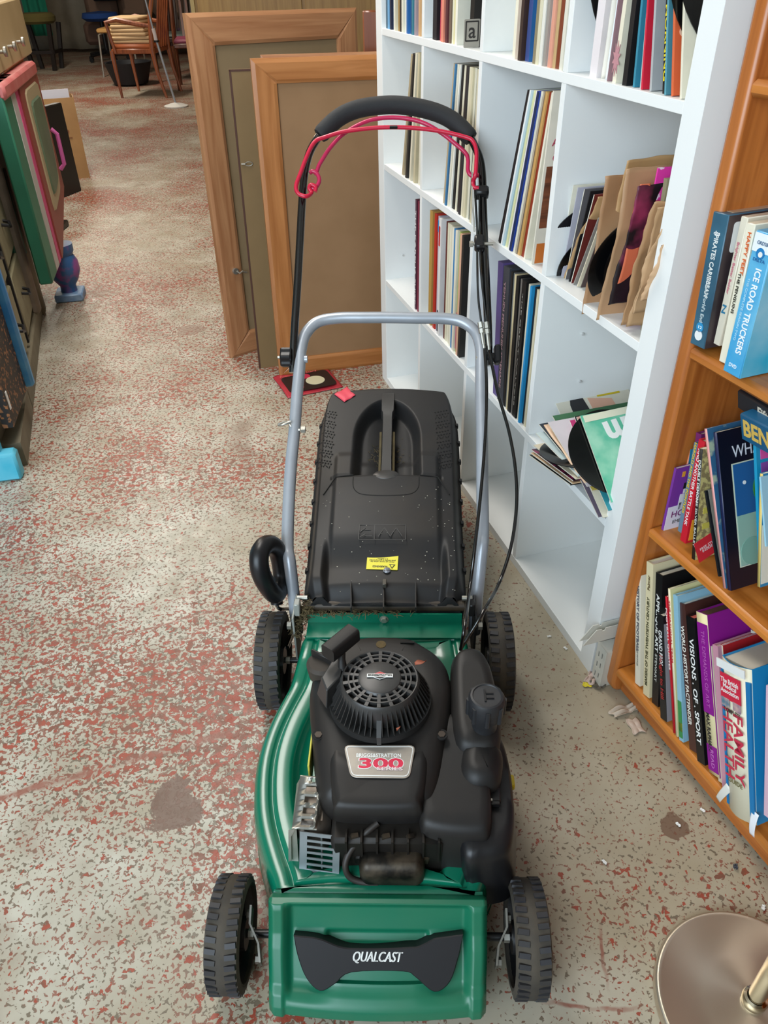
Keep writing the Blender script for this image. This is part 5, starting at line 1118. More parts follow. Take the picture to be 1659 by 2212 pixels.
mark(bk, .030, .022, .06, .040, '#d02834', 'red_band', .35); covtext(bk, 'FREE STICKERS\nINSIDE HERE', .030, .022, .007, '#f0d8d8', rot=.35); mark(bk, .016, .085, .014, .010, '#c8b850'); mark(bk, .016, .058, .014, .010, '#c8b850')
book('thin black backed magazine beside the maze book', (1551, 1245), (1521, 1060), .004, .13, .004, '#1a1c20', group=GM)
book('thin grey picture magazine with photographic cover', (1556, 1246), (1526, 1058), .008, .13, .004, '#8a8478', group=GM)
bk = book('blue flowered picture book with a pink spine', (1563, 1270), (1522, 926), .0, .17, .006, mat('flower_cover', '#35658a', .45, var=1, scale=28, col2='#a8b8a0', thr=(.55, .62)), spine='#dc9c98', group=GM)
bk = book("large navy picture book titled What's with a framed night scene", (1572, 1274), (1541, 934), .0, .20, .008, '#0b0f20', spine='#14204a', group=GM); w_, h_, t_ = bk['_wh']
covtext(bk, "WHAT'S", .062, h_-.035, .026, '#dfe2ea', w=.078)
mark(bk, .085, h_*.46, .130, h_*.66, '#cfd8c0', 'picture_border'); mark(bk, .085, h_*.46, .126, h_*.645, '#1a5c96', 'night_sky', ext=.0009); mark(bk, .085, h_*.30, .126, h_*.32, '#8fb4a4', 'pale_hills', ext=.0013)
for (x, y, r, c, n_) in ((.040, h_*.66, .003, '#e8ecec', 'moon'), (.085, h_*.60, .030, '#3a8a34', 'round_bush'), (.100, h_*.42, .026, '#d8dccc', 'white_shape'), (.090, h_*.33, .026, '#c83848', 'red_shape'), (.122, h_*.34, .018, '#c8b83c', 'yellow_shape'), (.045, h_*.22, .022, '#7aa898', 'green_mound')):
    MB().cyl((x, y, t_+.0016), r, .0006, n=28).build(n_, flat(c), bk, smooth=False)
bk = book('turquoise book with a column of pink squares', (1638, 1220), (1627, 962), -.004, .15, .005, '#1a90b8', group=GM)
w_, h_, t_ = bk['_wh']
for i in range(5): mark(bk, .014, h_-.014-i*.019, .014, .014, '#d8509c' if i % 2 == 0 else '#8a4a9c')
bk = book('blue and white picture book with a cream spine at the photo edge', (1636, 1266), (1642, 1022), -.016, .16, .006, '#2a84b0', spine='#d8c070', group=GM); mark(bk, .04, .05, .08, .09, '#dcdccc'); covtext(bk, 'C', .022, .025, .03, '#c8a838')
bk = book('pale blue booklet leaning across the picture book', (1652, 1180), (1640, 1030), -.022, .12, .003, '#9ccadc', group=GM)
def laid(label, c0, c1, hgt, dep, m, marks):
    """book lying tilted on the others; c0,c1 = ends of the top edge of its spine"""
    a = Bk(*c0); c = Bk(*c1); ax = (c-a).normalized(); up = Vector((0, -.25, 1)); up = (up-ax*up.dot(ax)).normalized()
    T = BT @ frame(a, ax, up); root = bpy.data.objects.new('book', None); COL.objects.link(root); root.matrix_world = T; tag(root, lab(label), 'book', 'books lying across the row')
    L_ = .20
    MB().box((L_/2, -hgt/2, -dep/2), (L_, hgt, dep), ch=.002).build('cover', flat(m, .35), root)
    MB().box((L_/2, -hgt/2, -dep/2-.003), (L_+.0006, hgt-.006, dep-.002)).build('pages', flat('#cfc4ac', .8), root, smooth=False)
    for s_, sz, c_, x, y, w_ in marks: text('title', s_, sz, flat(c_), root, frame((x, -y, .0006), (1, 0, 0), (0, 1, 0)), w=w_, bold=.03)
laid('blue book with large gold letters BEN lying across the picture books', (1597, 892, -.01), (1659, 924, -.02), .042, .14, '#1a5a80', [('BEN', .034, '#d8b458', .036, .021, .056)])
laid('dark grey paperback with cream title wedged under the shelf above the blue book', (1592, 842, .01), (1659, 885, -.0), .030, .13, '#26282c', [('Fifty', .020, '#cfc6b4', .062, .013, .030), ('D', .020, '#9a9468', .078, .034, .012)])
# --- top visible shelf: boxed discs
GT = 'boxed discs on the upper pine shelf'
def box_(label, bpx, tpx, rpx, d, w, c, marks, m=None):
    b_ = Bk(bpx[0], bpx[1], d); t_ = Bk(tpx[0], tpx[1], d); r_ = Bk(rpx[0], rpx[1], d); up = (t_-b_).normalized(); hh = (t_-b_).length
    th = (r_-b_)-up*(r_-b_).dot(up); th = abs(th.x)
    o = MB().box((w/2, hh/2, th/2), (w, hh, th), ch=.0012).build('disc_box', m or flat(c, .3), None, bevel=0); o.matrix_world = BT @ frame(b_, (0, 1, 0), up); o['_wh'] = (w, hh, th)
    tag(o, lab(label), 'disc box', GT)
    for s_, sz, c_, y, z, wd, d_ in marks: text('title', s_, sz, flat(c_), o, frame((-.0008, hh*y, th*z), (0, d_, 0), (0, 0, -d_)) if d_ else frame((-.0008, hh*y, th*z), (0, 0, 1), (0, 1, 0), (-1, 0, 0)), w=wd, bold=.02)
    return o
bx = box_('dark blue film box set with worn edges against the pine side panel', (1490, 741), (1541, 456), (1520, 756), -.004, .135, '#3e6c84', [('PIRATES CARIBBEAN', .011, '#dde2e0', .62, .5, .085, -1), ('At World\'s End', .009, '#b8c8cc', .34, .5, .055, -1), ('dts', .007, '#e8ecec', .86, .5, .012, 0), ('12', .006, '#e8f4f8', .155, .5, .007, 0)], m=mat('worn_blue_box', '#3c687e', .35, var=.8, scale=14, col2='#27465a'))
w_, h_, t_ = bx['_wh']; MB().cyl((-.0006, h_*.155, t_/2), .007, .0006, 'X', 24).build('rating_disc', flat('#2a8cc0'), bx); MB().cyl((-.0006, h_*.09, t_/2), .0075, .0006, 'X', 24).build('white_disc', flat('#e8eae8'), bx)
MB().box((w_/2, h_/2, t_+.0004), (w_-.002, h_-.002, .0006)).build('box_front', mat('dark_brown_cover', '#4a3c3c', .4, var=.8, scale=12, col2='#241e24'), bx); MB().prism(rrect(.030, .040, .004, 4, .026, h_-.030), t_+.0006, t_+.0012).build('white_sticker', WHT, bx)
MB().box((w_/2, h_+.0004, t_/2), (w_*.8, .0006, t_*.5)).build('top_label', flat('#c8a888'), bx)
box_('cream film case with small red lettering right of the dark blue box', (1540, 742), (1601, 466), (1553, 750), .008, .135, '#e0d8c4', [('Brighter Better Bolder', .0055, '#d0808c', .62, .5, .07, -1), ('N', .010, '#2a7aa0', .30, .5, .012, -1)])
box_('cream film case with orange and black lettering left of the ice blue box', (1552, 780), (1613, 480), (1568, 790), .0, .135, '#e9e2cc', [('HAPPY FEET', .008, '#d8642a', .80, .6, .055, -1), ('THE PENGUINS', .0065, '#2a2a20', .52, .45, .055, -1)])
bx = box_('ice blue box set with bold white spine title at the photo edge', (1561, 800), (1634, 496), (1596, 822), -.014, .14, '#2a9cd0', [('ICE ROAD TRUCKERS', .014, '#f0f4f6', .47, .60, .115, -1), ('THE COMPLETE SEASON TWO', .005, '#a8d8ec', .47, .25, .085, -1), ('GRD28', .006, '#3a5a7a', .93, .5, .018, 0), ('DELTA', .0055, '#2a6aa0', .82, .5, .020, 0), ('DVD', .007, '#e8f4fa', .07, .5, .014, 0)], m=mat('ice_blue_box', '#2898d0', .3, var=.8, scale=10, col2='#7cc4e0'))
w_, h_, t_ = bx['_wh']; MB().box((-.0004, h_*.93, t_/2), (.0006, h_*.12, t_*.96)).build('white_top', flat('#e6ecf0'), bx); MB().cyl((-.0008, h_*.865, t_/2), .007, .0008, 'X', 24).build('round_emblem', flat('#1a78b4'), bx); MB().cyl((-.0012, h_*.86, t_/2+.001), .0035, .0008, 'X', 24).build('emblem_centre', WHT, bx)
MB().box((w_/2, h_/2, t_+.0004), (w_-.002, h_-.002, .0006)).build('box_front', mat('cyan_cover', '#10b4dc', .3, var=.9, scale=8, col2='#a8dcec'), bx)

# ---------------------------------------------------------------- framed boards leaning at the far end of the aisle
PF = wood('light_pine_frame', '#b4825a', '#986440', 'Y', .45, 1.4); PFH = wood('light_pine_rail', '#b4825a', '#986440', 'X', .45, 1.4)
PO = wood('orange_pine_frame', '#b07440', '#935826', 'Y', .42, 1.2); POH = wood('orange_pine_rail', '#b07440', '#935826', 'X', .42, 1.2)
MDF = mat('brown_hardboard', '#8e6c4a', .7, var=.5, scale=9, col2='#80603e', bump=.05); MDFG = mat('grey_brown_board', '#8c7758', .7, var=.4, scale=9, col2='#7e6a4c'); MDFD = mat('olive_brown_board', '#7c6440', .7, var=.4, scale=9, col2='#705836')
def framed(name, label, bl, br, tl, wid, sw, th, ms, mr, mp, rail=None, lean=.025, rebate=True):
    a = hitz(*bl); c = hitz(*br); ax = (c-a).normalized(); n = Vector((ax.y, -ax.x, 0))
    up = Vector((-n.x*lean, -n.y*lean, 1)).normalized()
    pn = ax.cross(up); t = hit(tl[0], tl[1], a, pn); H_ = (t-a).length; up = (t-a).normalized(); T = frame(a, ax, up, pn)
    root = empty(name, label, 'framed board', T); rail = rail or sw
    # local x along, y up, z towards the viewer
    for s, x in ((-1, 0), (1, wid)):
        q = [(x, 0), (x+sw*-s, rail), (x+sw*-s, H_-rail), (x, H_)]
        b = MB(); b.loft([[(p[0], p[1], -th) for p in q], [(p[0], p[1], -.004 if rebate else 0) for p in q], [(p[0]-s*(.012 if i in (0, 3) else -.010), p[1]+(.012 if i in (0,) else -.012 if i == 3 else 0), 0) for i, p in enumerate(q)]], True, True, True); b.build('frame_stile', ms, root, smooth=False)
    for s, y in ((1, 0), (-1, H_)):
        q = [(0, y), (wid, y), (wid-sw, y+s*rail), (sw, y+s*rail)]
        b = MB(); b.loft([[(p[0], p[1], -th) for p in q], [(p[0], p[1], -.004 if rebate else 0) for p in q], [(p[0]+(.012 if i in (0,) else -.012 if i == 1 else 0), p[1]+s*(.012 if i < 2 else -.010), 0) for i, p in enumerate(q)]], True, True, True); b.build('frame_rail', mr, root, smooth=False)
    MB().box((wid/2, H_/2, -th*.6), (wid-.02, H_-.02, .004)).build('board', mp, root, smooth=False)
    return root, H_
A, HA = framed('framed_board', 'largest pine framed board, standing at the back of the leaning boards', (502, 775), (555, 757), (420, 28), .66, .088, .022, PF, PFH, MDFG)
C_, HC = framed('framed_board', 'front pine framed hardboard leaning next to the white shelf', (605, 815), (824, 785), (550, 127), .74, .072, .020, PO, POH, MDF, rail=.066)
D_, HD = framed('framed_board', 'pine framed board showing only its top rail behind the front one', (622, 800), (822, 776), (571, 119), .70, .06, .016, PF, PFH, MDF, rail=.06)
a = hitz(560, 796); ax = (hitz(824, 778)-hitz(605, 808)).normalized(); n = Vector((ax.y, -ax.x, 0)); up = Vector((-n.x*.025, -n.y*.025, 1)).normalized(); bn_ = ax.cross(up); t = hit(507, 150, a, bn_); HB = (t-a).length; up = (t-a).normalized()
Bb = MB().box((.30, HB/2, -.006), (.60, HB, .012)).build('plain_board', MDFD, None, bevel=.001); Bb.matrix_world = frame(a, ax, up, bn_); tag(Bb, 'plain olive brown hardboard sheet with dark edge and a hanging hook', 'board')
MB().box((.003, HB/2, .0004), (.006, HB, .001)).box((.30, HB-.003, .0004), (.60, .006, .001)).build('dark_edge', flat('#4a2c20'), Bb, smooth=False)
p = Bb.matrix_world.inverted() @ hit(546, 353, a, ax.cross(up)); MB().tube([(p.x+.012*math.cos(t_)+.0, p.y+.006*math.sin(t_), .003) for t_ in [2*PI*i/14 for i in range(14)]], .0013, 6, closed=True).tube([(p.x-.012, p.y, .003), (p.x-.024, p.y, .002)], .003, 8).build('hanging_ring', ZINC, Bb)
AI = A.matrix_world.inverted(); p = AI @ hit(512, 584, A.matrix_world @ Vector((0, 0, .002)), A.matrix_world.to_3x3() @ Vector((0, 0, 1)))
MB().cyl((p.x, p.y, .004), .011, .012, n=20).tube([(p.x+.004, p.y, .010), (p.x+.012, p.y-.008, .014), (p.x+.024, p.y-.004, .012), (p.x+.036, p.y-.010, .010), (p.x+.044, p.y-.012, .008)], .0032, 8).build('lock_with_key', ZINC, A)
o = MB().box((0, 0, .55), (.045, .045, 1.1), ch=.004).build('wooden_post', wood('mahogany', '#7a4326', '#5a2c18', 'Z', .3, 1, False), None); o.location = (-.015, 2.915, 0); tag(o, 'dark reddish wooden post behind the leaning boards next to the white shelf', 'post')

# ---------------------------------------------------------------- painted furniture down the left side (x away from camera, y into furniture)
LO = Vector((-1.073, 1.972, 0)); LD = Vector((-.2027, .979, 0)).normalized(); LN = Vector((LD.y, -LD.x, 0)); LT_ = frame(LO, LD, -LN)
def Ls(px, py, d=0): return LT_.inverted() @ hit(px, py, LO-LN*d, LN)
def LE(name, label, cat, x=0, y=0, z=0): return empty(name, label, cat, LT_ @ Matrix.Translation((x, y, z)))
TURQ = mat('turquoise_paint', '#3fb0cc', .4, var=.8, scale=9, col2='#7cc8dc'); BLUEP = mat('bright_blue_paint', '#2f7cb8', .4, var=.6, scale=12, col2='#6ab0d0')
GREYW = mat('distressed_cream_wood', '#7c7460', .65, var=.8, scale=7, col2='#5e5442'); SPECK = mat('black_copper_speckle', '#14100e', .5, var=1.0, scale=70, col2='#8a5a34', thr=(.56, .60))
t = LE('painted_cabinet', 'turquoise and blue painted cabinet with black speckled panel at the left photo edge', 'cabinet')
MB().box((-.02, .21, .045), (.05, .42, .09), ch=.008).build('plinth', TURQ, t); MB().box((-.01, .235, .50), (.03, .39, .84)).build('end_panel', TURQ, t, bevel=.003); MB().box((.16, .24, .50), (.30, .37, .84)).build('body', mat('grey_green_carcass', '#6a6454', .6), t, bevel=.003)
MB().box((.150, .012, .50), (.25, .03, .72)).build('speckled_panel', SPECK, t, smooth=False); MB().box((.300, .000, .54), (.030, .05, .80), ch=.008).build('blue_post', BLUEP, t); None
MB().box((.05, -.004, .215), (.014, .002, .055)).build('white_tag', WHT, t, smooth=False)
t = LE('drawer_chest', 'distressed grey cream chest of drawers with black pull handles', 'chest of drawers')
t.matrix_world = LT_ @ Matrix.Translation((.06, .0, 0)) @ Matrix.Rotation(.094, 4, 'Z')
MB().box((.17, .2, .04), (.38, .4, .08)).build('plinth_end', GREYW, t)
MB().box((.83, .23, .47), (.96, .42, .86)).build('body', GREYW, t, smooth=False); MB().box((.83, .20, .04), (.98, .40, .08), ch=.006).build('plinth', GREYW, t)
for x, w_ in ((.52, .30), (.90, .30)):
    for k in range(3):
        d_ = MB().box((x, .014, .22+k*.25), (w_, .02, .22), ch=.004).build('drawer', mat('cream_drawer_paint', '#8a8468', .6, var=.6, scale=8, col2='#6a6048'), t)
        MB().tube([(x-.03, .004, .23+k*.25), (x-.025, -.016, .225+k*.25), (x, -.020, .215+k*.25), (x+.025, -.016, .225+k*.25), (x+.03, .004, .23+k*.25)], .006, 8).build('pull_handle', BLK2, d_)
MB().box((.715, .010, .50), (.018, .014, .80)).build('black_strip', flat('#121212'), t, smooth=False); MB().box((1.10, .0, .50), (.06, .04, .86), ch=.012).build('moulded_post', mat('greyish_beige_post', '#86786a', .6, var=.5, scale=20), t); MB().box((1.28, .01, .30), (.07, .05, .60), ch=.014).build('corner_post', GREYW, t)
t = LE('painted_cupboard', 'green, white and pink striped cupboard door unit on turned blue feet', 'cabinet')
b = MB().box((1.40, .26, .58), (.60, .30, .62)).build('body', mat('teal_green_paint', '#2a7258', .5, var=.5, scale=6), t, smooth=False)
for x0, x1, m_, n_ in ((1.00, 1.14, mat('teal_green_paint', '#2a7258'), 'green_band'), (1.14, 1.23, flat('#b4b0ac'), 'white_band'), (1.23, 1.29, flat('#c8487a'), 'pink_band')):
    MB().box(((x0+x1)/2, .006, .57), (x1-x0, .050, .68), ch=.006).build(n_, m_, t)
MB().prism([(1.29, .24), (1.33, .25), (1.75, .42), (1.75, .90), (1.29, .90)], -.02, .025, T=frame((0, .0, 0), (1, 0, 0), (0, 0, 1))).build('red_frame', mat('dark_red_paint', '#8a4038', .5), t, smooth=False)
MB().box((1.37, -.002, .885), (.74, .06, .05), ch=.01).build('red_rail', mat('coral_rail', '#b85a58', .5, var=.6, scale=14, col2='#c8807a'), t)
q = roundpoly([(-.17, -.20), (.10, -.16), (.17, .0), (.17, .26), (-.17, .26)], .05, 2)
dr = MB().prism(q, -.02, .012, T=frame((1.53, -.018, .59), (1, 0, 0), (0, 0, 1)), ch=.01).build('door', flat('#a89878'), t); q2_ = roundpoly([(-.12, -.14), (.07, -.11), (.12, .02), (.12, .21), (-.12, .21)], .04, 2)
MB().prism(q2_, .0, .018, T=frame((1.53, -.018, .59), (1, 0, 0), (0, 0, 1)), ch=.006).build('door_panel', mat('sage_paint', '#5e7058', .5, var=.6, scale=10, col2='#4a5e48'), dr)
MB().tube([(1.70, -.035, .66), (1.70, -.055, .64), (1.70, -.055, .52), (1.70, -.035, .50)], .009, 8).build('pink_handle', flat('#c05a98'), dr)
FT_ = mat('blue_violet_foot', '#2f5c90', .4, var=1, scale=16, col2='#8a4a8c', thr=(.5, .62))
for x, y in ((1.50, .02), (1.15, .30)):
    f_ = MB().lathe([(.035, .03), (.034, .06), (.052, .085), (.068, .125), (.066, .165), (.052, .195), (.060, .21), (.060, .24)], 28, Matrix.Translation((x, y, 0))).build('turned_foot', FT_, t); MB().box((x, y, .017), (.12, .12, .034), ch=.005).build('foot_block', mat('pale_blue_block', '#8aa6c4', .5, var=.6, scale=20, col2='#3a6aa0'), f_)
b = MB(); 
for k in range(7): b.cyl((1.765, .012, .38+k*.030), .020, .03, 'Y', 14)
b.build('scalloped_edge', flat('#8a6a50'), t)
t = LE('cream_chest', 'cream painted chest with small metal knobs standing on the striped cupboard', 'chest of drawers')
MB().box((1.45, .20, 1.02), (.95, .40, .20), ch=.006).build('body', mat('cream_chest_paint', '#b8a078', .5, var=.6, scale=5, col2='#a08860'), t)
for x in (1.22, 1.42, 1.62): MB().lathe([(.006, 0), (.006, .015), (.016, .02), (.016, .028), (.0001, .03)], 16, Matrix.Translation((x, .0, .985)) @ Matrix.Rotation(PI/2, 4, 'X')).build('metal_knob', ZINC, t)
for nm, lbl, ct, (x, y), pr, c_ in (('dark_vase', 'slim dark vase with red marks standing on the cream chest', 'vase', (1.88, .05), [(.03, 0), (.035, .05), (.03, .2), (.02, .26), (.022, .3)], '#1c1a22'), ('floral_vase', 'mauve floral vase on the cream chest behind the dark one', 'vase', (1.90, .18), [(.03, 0), (.05, .06), (.055, .14), (.03, .2), (.034, .24)], '#a08890'), ('ceramic_jug', 'pinkish cream ceramic jug at the near end of the cream chest', 'jug', (1.30, .12), [(.05, 0), (.10, .06), (.11, .14), (.06, .22), (.07, .26)], '#b89a80')):
    o = MB().lathe(pr, 28).build(nm, mat('glaze_'+nm, c_, .3, var=.6, scale=18), None); o.matrix_world = LT_ @ Matrix.Translation((x, y, 1.12)); tag(o, lbl, ct)
def placed(o, x, y, z=0, rz=0): o.matrix_world = Matrix.Translation((x, y, z)) @ Matrix.Rotation(rz, 4, 'Z'); return o
# black turned foot unit, black picture frame and paper bag
o = MB().lathe([(.05, .034), (.045, .06), (.07, .09), (.085, .14), (.07, .19), (.04, .22), (.04, .30)], 24).box((0, 0, .017), (.17, .17, .034), ch=.005).build('black_table_foot', mat('black_wood', '#14110f', .4), None); placed(o, -1.86, 4.52); tag(o, 'black turned foot on a square block behind the striped cupboard', 'furniture foot')
o = MB().box((0, 0, .26), (.28, .05, .52), ch=.006).build('framed_mirror_back', mat('black_wood', '#14110f', .4), None); placed(o, -2.02, 5.30, 0, 1.25); tag(o, 'black flat panel leaning in front of the brown paper bag', 'panel')
t = empty('paper_bag', 'tall brown paper bag with a white sheet sticking out, left of the aisle', 'bag', Matrix.Translation((-2.17, 5.83, 0)) @ Matrix.Rotation(.35, 4, 'Z'))
KR = mat('kraft_bag_paper', '#a47c4e', .7, var=.4, scale=6, bump=.2)
q = [(-.14, -.09), (.14, -.09), (.14, .09), (-.14, .09)]
b = MB().loft([[(x, y, 0) for x, y in q], [(x*1.02, y, .25) for x, y in q], [(x*1.05, y*1.05, .50) for x, y in q], [(x*1.0, y*1.0, .50) for x, y in q], [(x*.98, y*.98, .05) for x, y in q]], True, True, True); b.build('bag_body', KR, t, smooth=False)
MB().box((.04, .02, .46), (.17, .003, .16), rot=(.1, 0, .1)).build('white_sheet', flat('#d8d4dc'), t, smooth=False)
MB().cyl((.06, -.0935, .30), .012, .002, 'Y', 12).box((.06, -.0935, .26), (.05, .002, .006)).build('bag_print', flat('#7a4a2c'), t)
t = empty('wooden_side_table', 'orange brown wooden side unit behind the paper bag', 'table', Matrix.Translation((-3.35, 8.3, 0)))
MB().box((.0, 0, .25), (.05, .4, .50)).build('side_panel', wood('orange_side', '#9c5a30', '#743c1c', 'Z', .4, 1, False), t, smooth=False); MB().box((-.28, 0, .49), (.60, .42, .03)).build('table_top', PO, t, smooth=False); MB().box((-.56, 0, .25), (.05, .4, .5)).build('side_panel', PO, t, smooth=False)
o = MB().lathe([(.09, 0), (.095, .02), (.03, .05), (.03, .10), (.10, .20), (.09, .24)], 24).build('white_goblet_lamp', mat('cream_ceramic', '#d8ceb0', .35), None); placed(o, -3.42, 8.3, .506); tag(o, 'cream goblet shaped lamp on the orange side unit', 'lamp')

# ---------------------------------------------------------------- far end of the shop
OAK = wood('pale_oak_veneer', '#c09a54', '#a88040', 'Z', .45, .8, False)
t = empty('pale_wood_cabinet', 'pale wooden double cabinet with a steel bar handle behind the leaning boards', 'cabinet', Matrix.Translation((-1.87, 9.45, 0)))
MB().box((.02, .15, 1.0), (.04, .30, 2.0)).build('side_panel', mat('pale_edge', '#c8b47c', .5), t, smooth=False); MB().box((1.15, .16, 1.0), (2.22, .26, 1.96)).build('body', OAK, t, smooth=False)
for x in (.60, 1.70):
    d_ = MB().box((x, .02, 1.0), (1.06, .03, 1.9)).build('door', OAK, t, bevel=.003); MB().tube([(x-.10, .004, .98), (x-.10, -.04, .98), (x-.10, -.04, 1.14), (x-.10, .004, 1.14)], .010, 10).build('bar_handle', ZINC, d_)
TEAK = wood('teak_chair_wood', '#9a5530', '#6e3418', 'Z', .4, 1, False)
def chair(name, label, T, wood_m, seat_m, arms=True, h=1.0, pads=0):
    t = empty(name, label, 'chair', T)
    MB().box((0, 0, .435), (.50, .46, .05), ch=.01).build('seat_rail', wood_m, t); MB().box((0, 0, .475), (.47, .44, .05), ch=.02).build('seat_cushion', seat_m, t)
    for x in (-.25, .25):
        MB().tube([(x, -.20, 0), (x, -.215, .25), (x, -.22, .44)], [.014, .02, .024], 8).build('leg', wood_m, t)
        MB().tube([(x, .30, 0), (x, .24, .25), (x, .22, .45), (x*.94, .25, .75), (x*.9, .33, h)], [.014, .02, .026, .024, .018], 8).build('leg', wood_m, t)
        if arms: MB().tube([(x, -.18, .42), (x*1.05, -.20, .55), (x*1.08, -.22, .70), (x*1.06, -.10, .72), (x*1.0, .10, .68), (x*.96, .25, .66)], [.018, .018, .022, .026, .024, .018], 8).build('arm', wood_m, t)
    MB().tube([(-.22, .32, h-.05), (0, .36, h-.03), (.22, .32, h-.05)], .03, 8).build('top_rail', wood_m, t)
    for k in range(5): MB().box((-.14+k*.07, .29, .70), (.025, .015, .50), rot=(-.22, 0, 0)).build('back_slat', wood_m, t)
    return t
CT = Matrix.Translation((-2.53, 9.75, 0)) @ Matrix.Rotation(PI/2-.12+PI, 4, 'Z')
chair('armchair', 'teak open armchair stacked with cream seat pads at the far end of the aisle', CT, TEAK, flat('#a8582c'))
for k in range(7):
    o = MB().box((0, 0, 0), (.40-.01*k, .42-.015*k, .032), ch=.012).build('seat_pad', mat('cream_pad', '#d8b88c', .8), None); o.matrix_world = CT @ Matrix.Translation((0, -.02-.008*k, .518+k*.034)) @ Matrix.Rotation(.05*math.sin(k*2), 4, 'Z'); tag(o, 'cream foam seat pad in the pile on the teak armchair', 'cushion', 'cream seat pads piled on the armchair')
chair('dining_chair', 'dark wooden dining chair with a plum pink seat beside the pale cabinet', Matrix.Translation((-2.02, 10.25, 0)) @ Matrix.Rotation(.15, 4, 'Z'), wood('dark_chair_wood', '#6a3a22', '#4a2414', 'Z', .4, 1, False), flat('#8e3f58'), arms=False)
chair('dining_chair', 'dark dining chair with grey green seat behind the plum one', Matrix.Translation((-2.35, 10.95, 0)) @ Matrix.Rotation(-.2, 4, 'Z'), flat('#2a1a14'), flat('#4a5450'), arms=False)
chair('dining_chair', 'dark dining chair with purple seat furthest behind the plum one', Matrix.Translation((-2.30, 11.5, 0)) @ Matrix.Rotation(.3, 4, 'Z'), flat('#32201a'), flat('#4c3a50'), arms=False)
# blue swivel chair
t = empty('office_chair', 'blue padded swivel office chair with black castor base behind the armchair', 'chair', Matrix.Translation((-3.95, 13.3, 0)))
MB().lathe([(.02, .50), (.20, .50), (.26, .54), (.24, .60), (.0001, .62)], 32).build('seat', mat('royal_blue_fabric', '#1f4688', .9), t); MB().cyl((0, 0, .30), .03, .42).build('gas_post', BLK2, t); MB().box((.05, .26, .95), (.40, .08, .45), ch=.04).build('backrest', flat('#14141a', .8), t)
for k in range(5):
    a = 2*PI*k/5+.3; l_ = MB().tube([(0, 0, .12), (.29*math.cos(a), .29*math.sin(a), .08)], [.03, .018], 8).build('base_arm', BLK2, t); MB().cyl((.29*math.cos(a), .29*math.sin(a), .03), .03, .04, 'Y', 14).build('castor', BLK2, l_)
t = empty('chrome_chair', 'chair with chrome tube legs and tan seat beside the teak armchair', 'chair', Matrix.Translation((-3.25, 11.6, 0)))
MB().box((0, 0, .50), (.44, .42, .05), ch=.015).build('seat', flat('#c89858'), t)
for x in (-.2, .2):
    for y in (-.2, .2): MB().tube([(x*1.15, y*1.15, 0), (x, y, .46), (x*.8, y*.8, .475)], .012, 8).build('leg', ZINC, t)
t = empty('foot_stool', 'dark wooden stool with round olive green padded seat at the far left', 'stool', Matrix.Translation((-4.50, 12.3, 0)))
MB().lathe([(.20, .54), (.235, .57), (.24, .62), (.20, .66), (.0001, .67)], 28).build('seat', mat('olive_velvet', '#5a5226', .9), t)
for sx in (-1, 1):
    for sy in (-1, 1): MB().box((sx*.17, sy*.17, .27), (.05, .05, .55), rot=(-sy*.09, sx*.13, 0)).build('leg', flat('#1c1614', .4), t)
    MB().box((sx*.18, 0, .22), (.03, .34, .04)).build('stretcher', flat('#1c1614', .4), t)
MB().box((0, -.18, .22), (.34, .03, .04)).build('stretcher', flat('#1c1614', .4), t)
# microphone style stand
t = empty('pole_stand', 'white telescopic pole stand on a round base in front of the armchair', 'stand', Matrix.Translation((-2.035, 8.85, 0)))
MB().lathe([(.115, 0), (.12, .012), (.06, .03), (.014, .04), (.0001, .04)], 32).build('round_base', mat('white_enamel', '#cfd4d2', .35), t)
MB().tube([(0, 0, .03), (-.10, 0, .62)], .011, 10).build('lower_pole', SILV, t); MB().tube([(-.10, 0, .60), (-.15, 0, 1.05)], .008, 10).build('upper_pole', SILV, t); MB().tube([(-.095, 0, .58), (-.105, 0, .68)], .017, 12).build('clutch', flat('#d8ccc8'), t); MB().lathe([(.028, -.008), (.028, .008)], 12, Matrix.Translation((-.094, 0, .575))).build('rubber_ring', BLK2, t)
# curtain, green cloth, sofa cushions, low dark tub
b = MB().grid(lambda u, v: (-1.9+3.8*u, .05*math.sin(26*u)+.03*math.sin(61*u+2*v), .05+2.4*v), 160, 10).build('curtain', mat('grey_beige_curtain', '#8e887a', .9, var=.6, scale=6, col2='#787262'), None, solid=.004); placed(b, -4.3, 14.6); tag(b, 'grey beige curtain hanging along the back wall', 'curtain')
b = MB().grid(lambda u, v: (-.16+.32*u, .03*math.sin(14*u), .35+1.6*v), 30, 6).build('green_cloth', mat('emerald_cloth', '#117058', .9), None, solid=.006); placed(b, -4.75, 13.0); tag(b, 'hanging emerald green cloth behind the stool', 'cloth')
t = empty('sofa', 'brown sofa with tufted cushions in front of the far curtain', 'sofa', Matrix.Translation((-3.6, 14.0, 0)))
MB().box((0, 0, .32), (1.5, .7, .30), ch=.05).build('base', flat('#6a5246', .9), t)
for x in (-.5, 0, .5): MB().box((x, -.02, .75), (.48, .22, .55), ch=.08).build('back_cushion', flat('#7a6252', .9), t)
o = MB().lathe([(.14, 0), (.20, .02), (.26, .20), (.27, .24), (.25, .235), (.18, .03)], 28).build('black_tub', mat('dark_rubber', '#15171d', .6), None); placed(o, -2.93, 10.6); tag(o, 'dark round rubber tub under the chairs at the far end', 'tub')

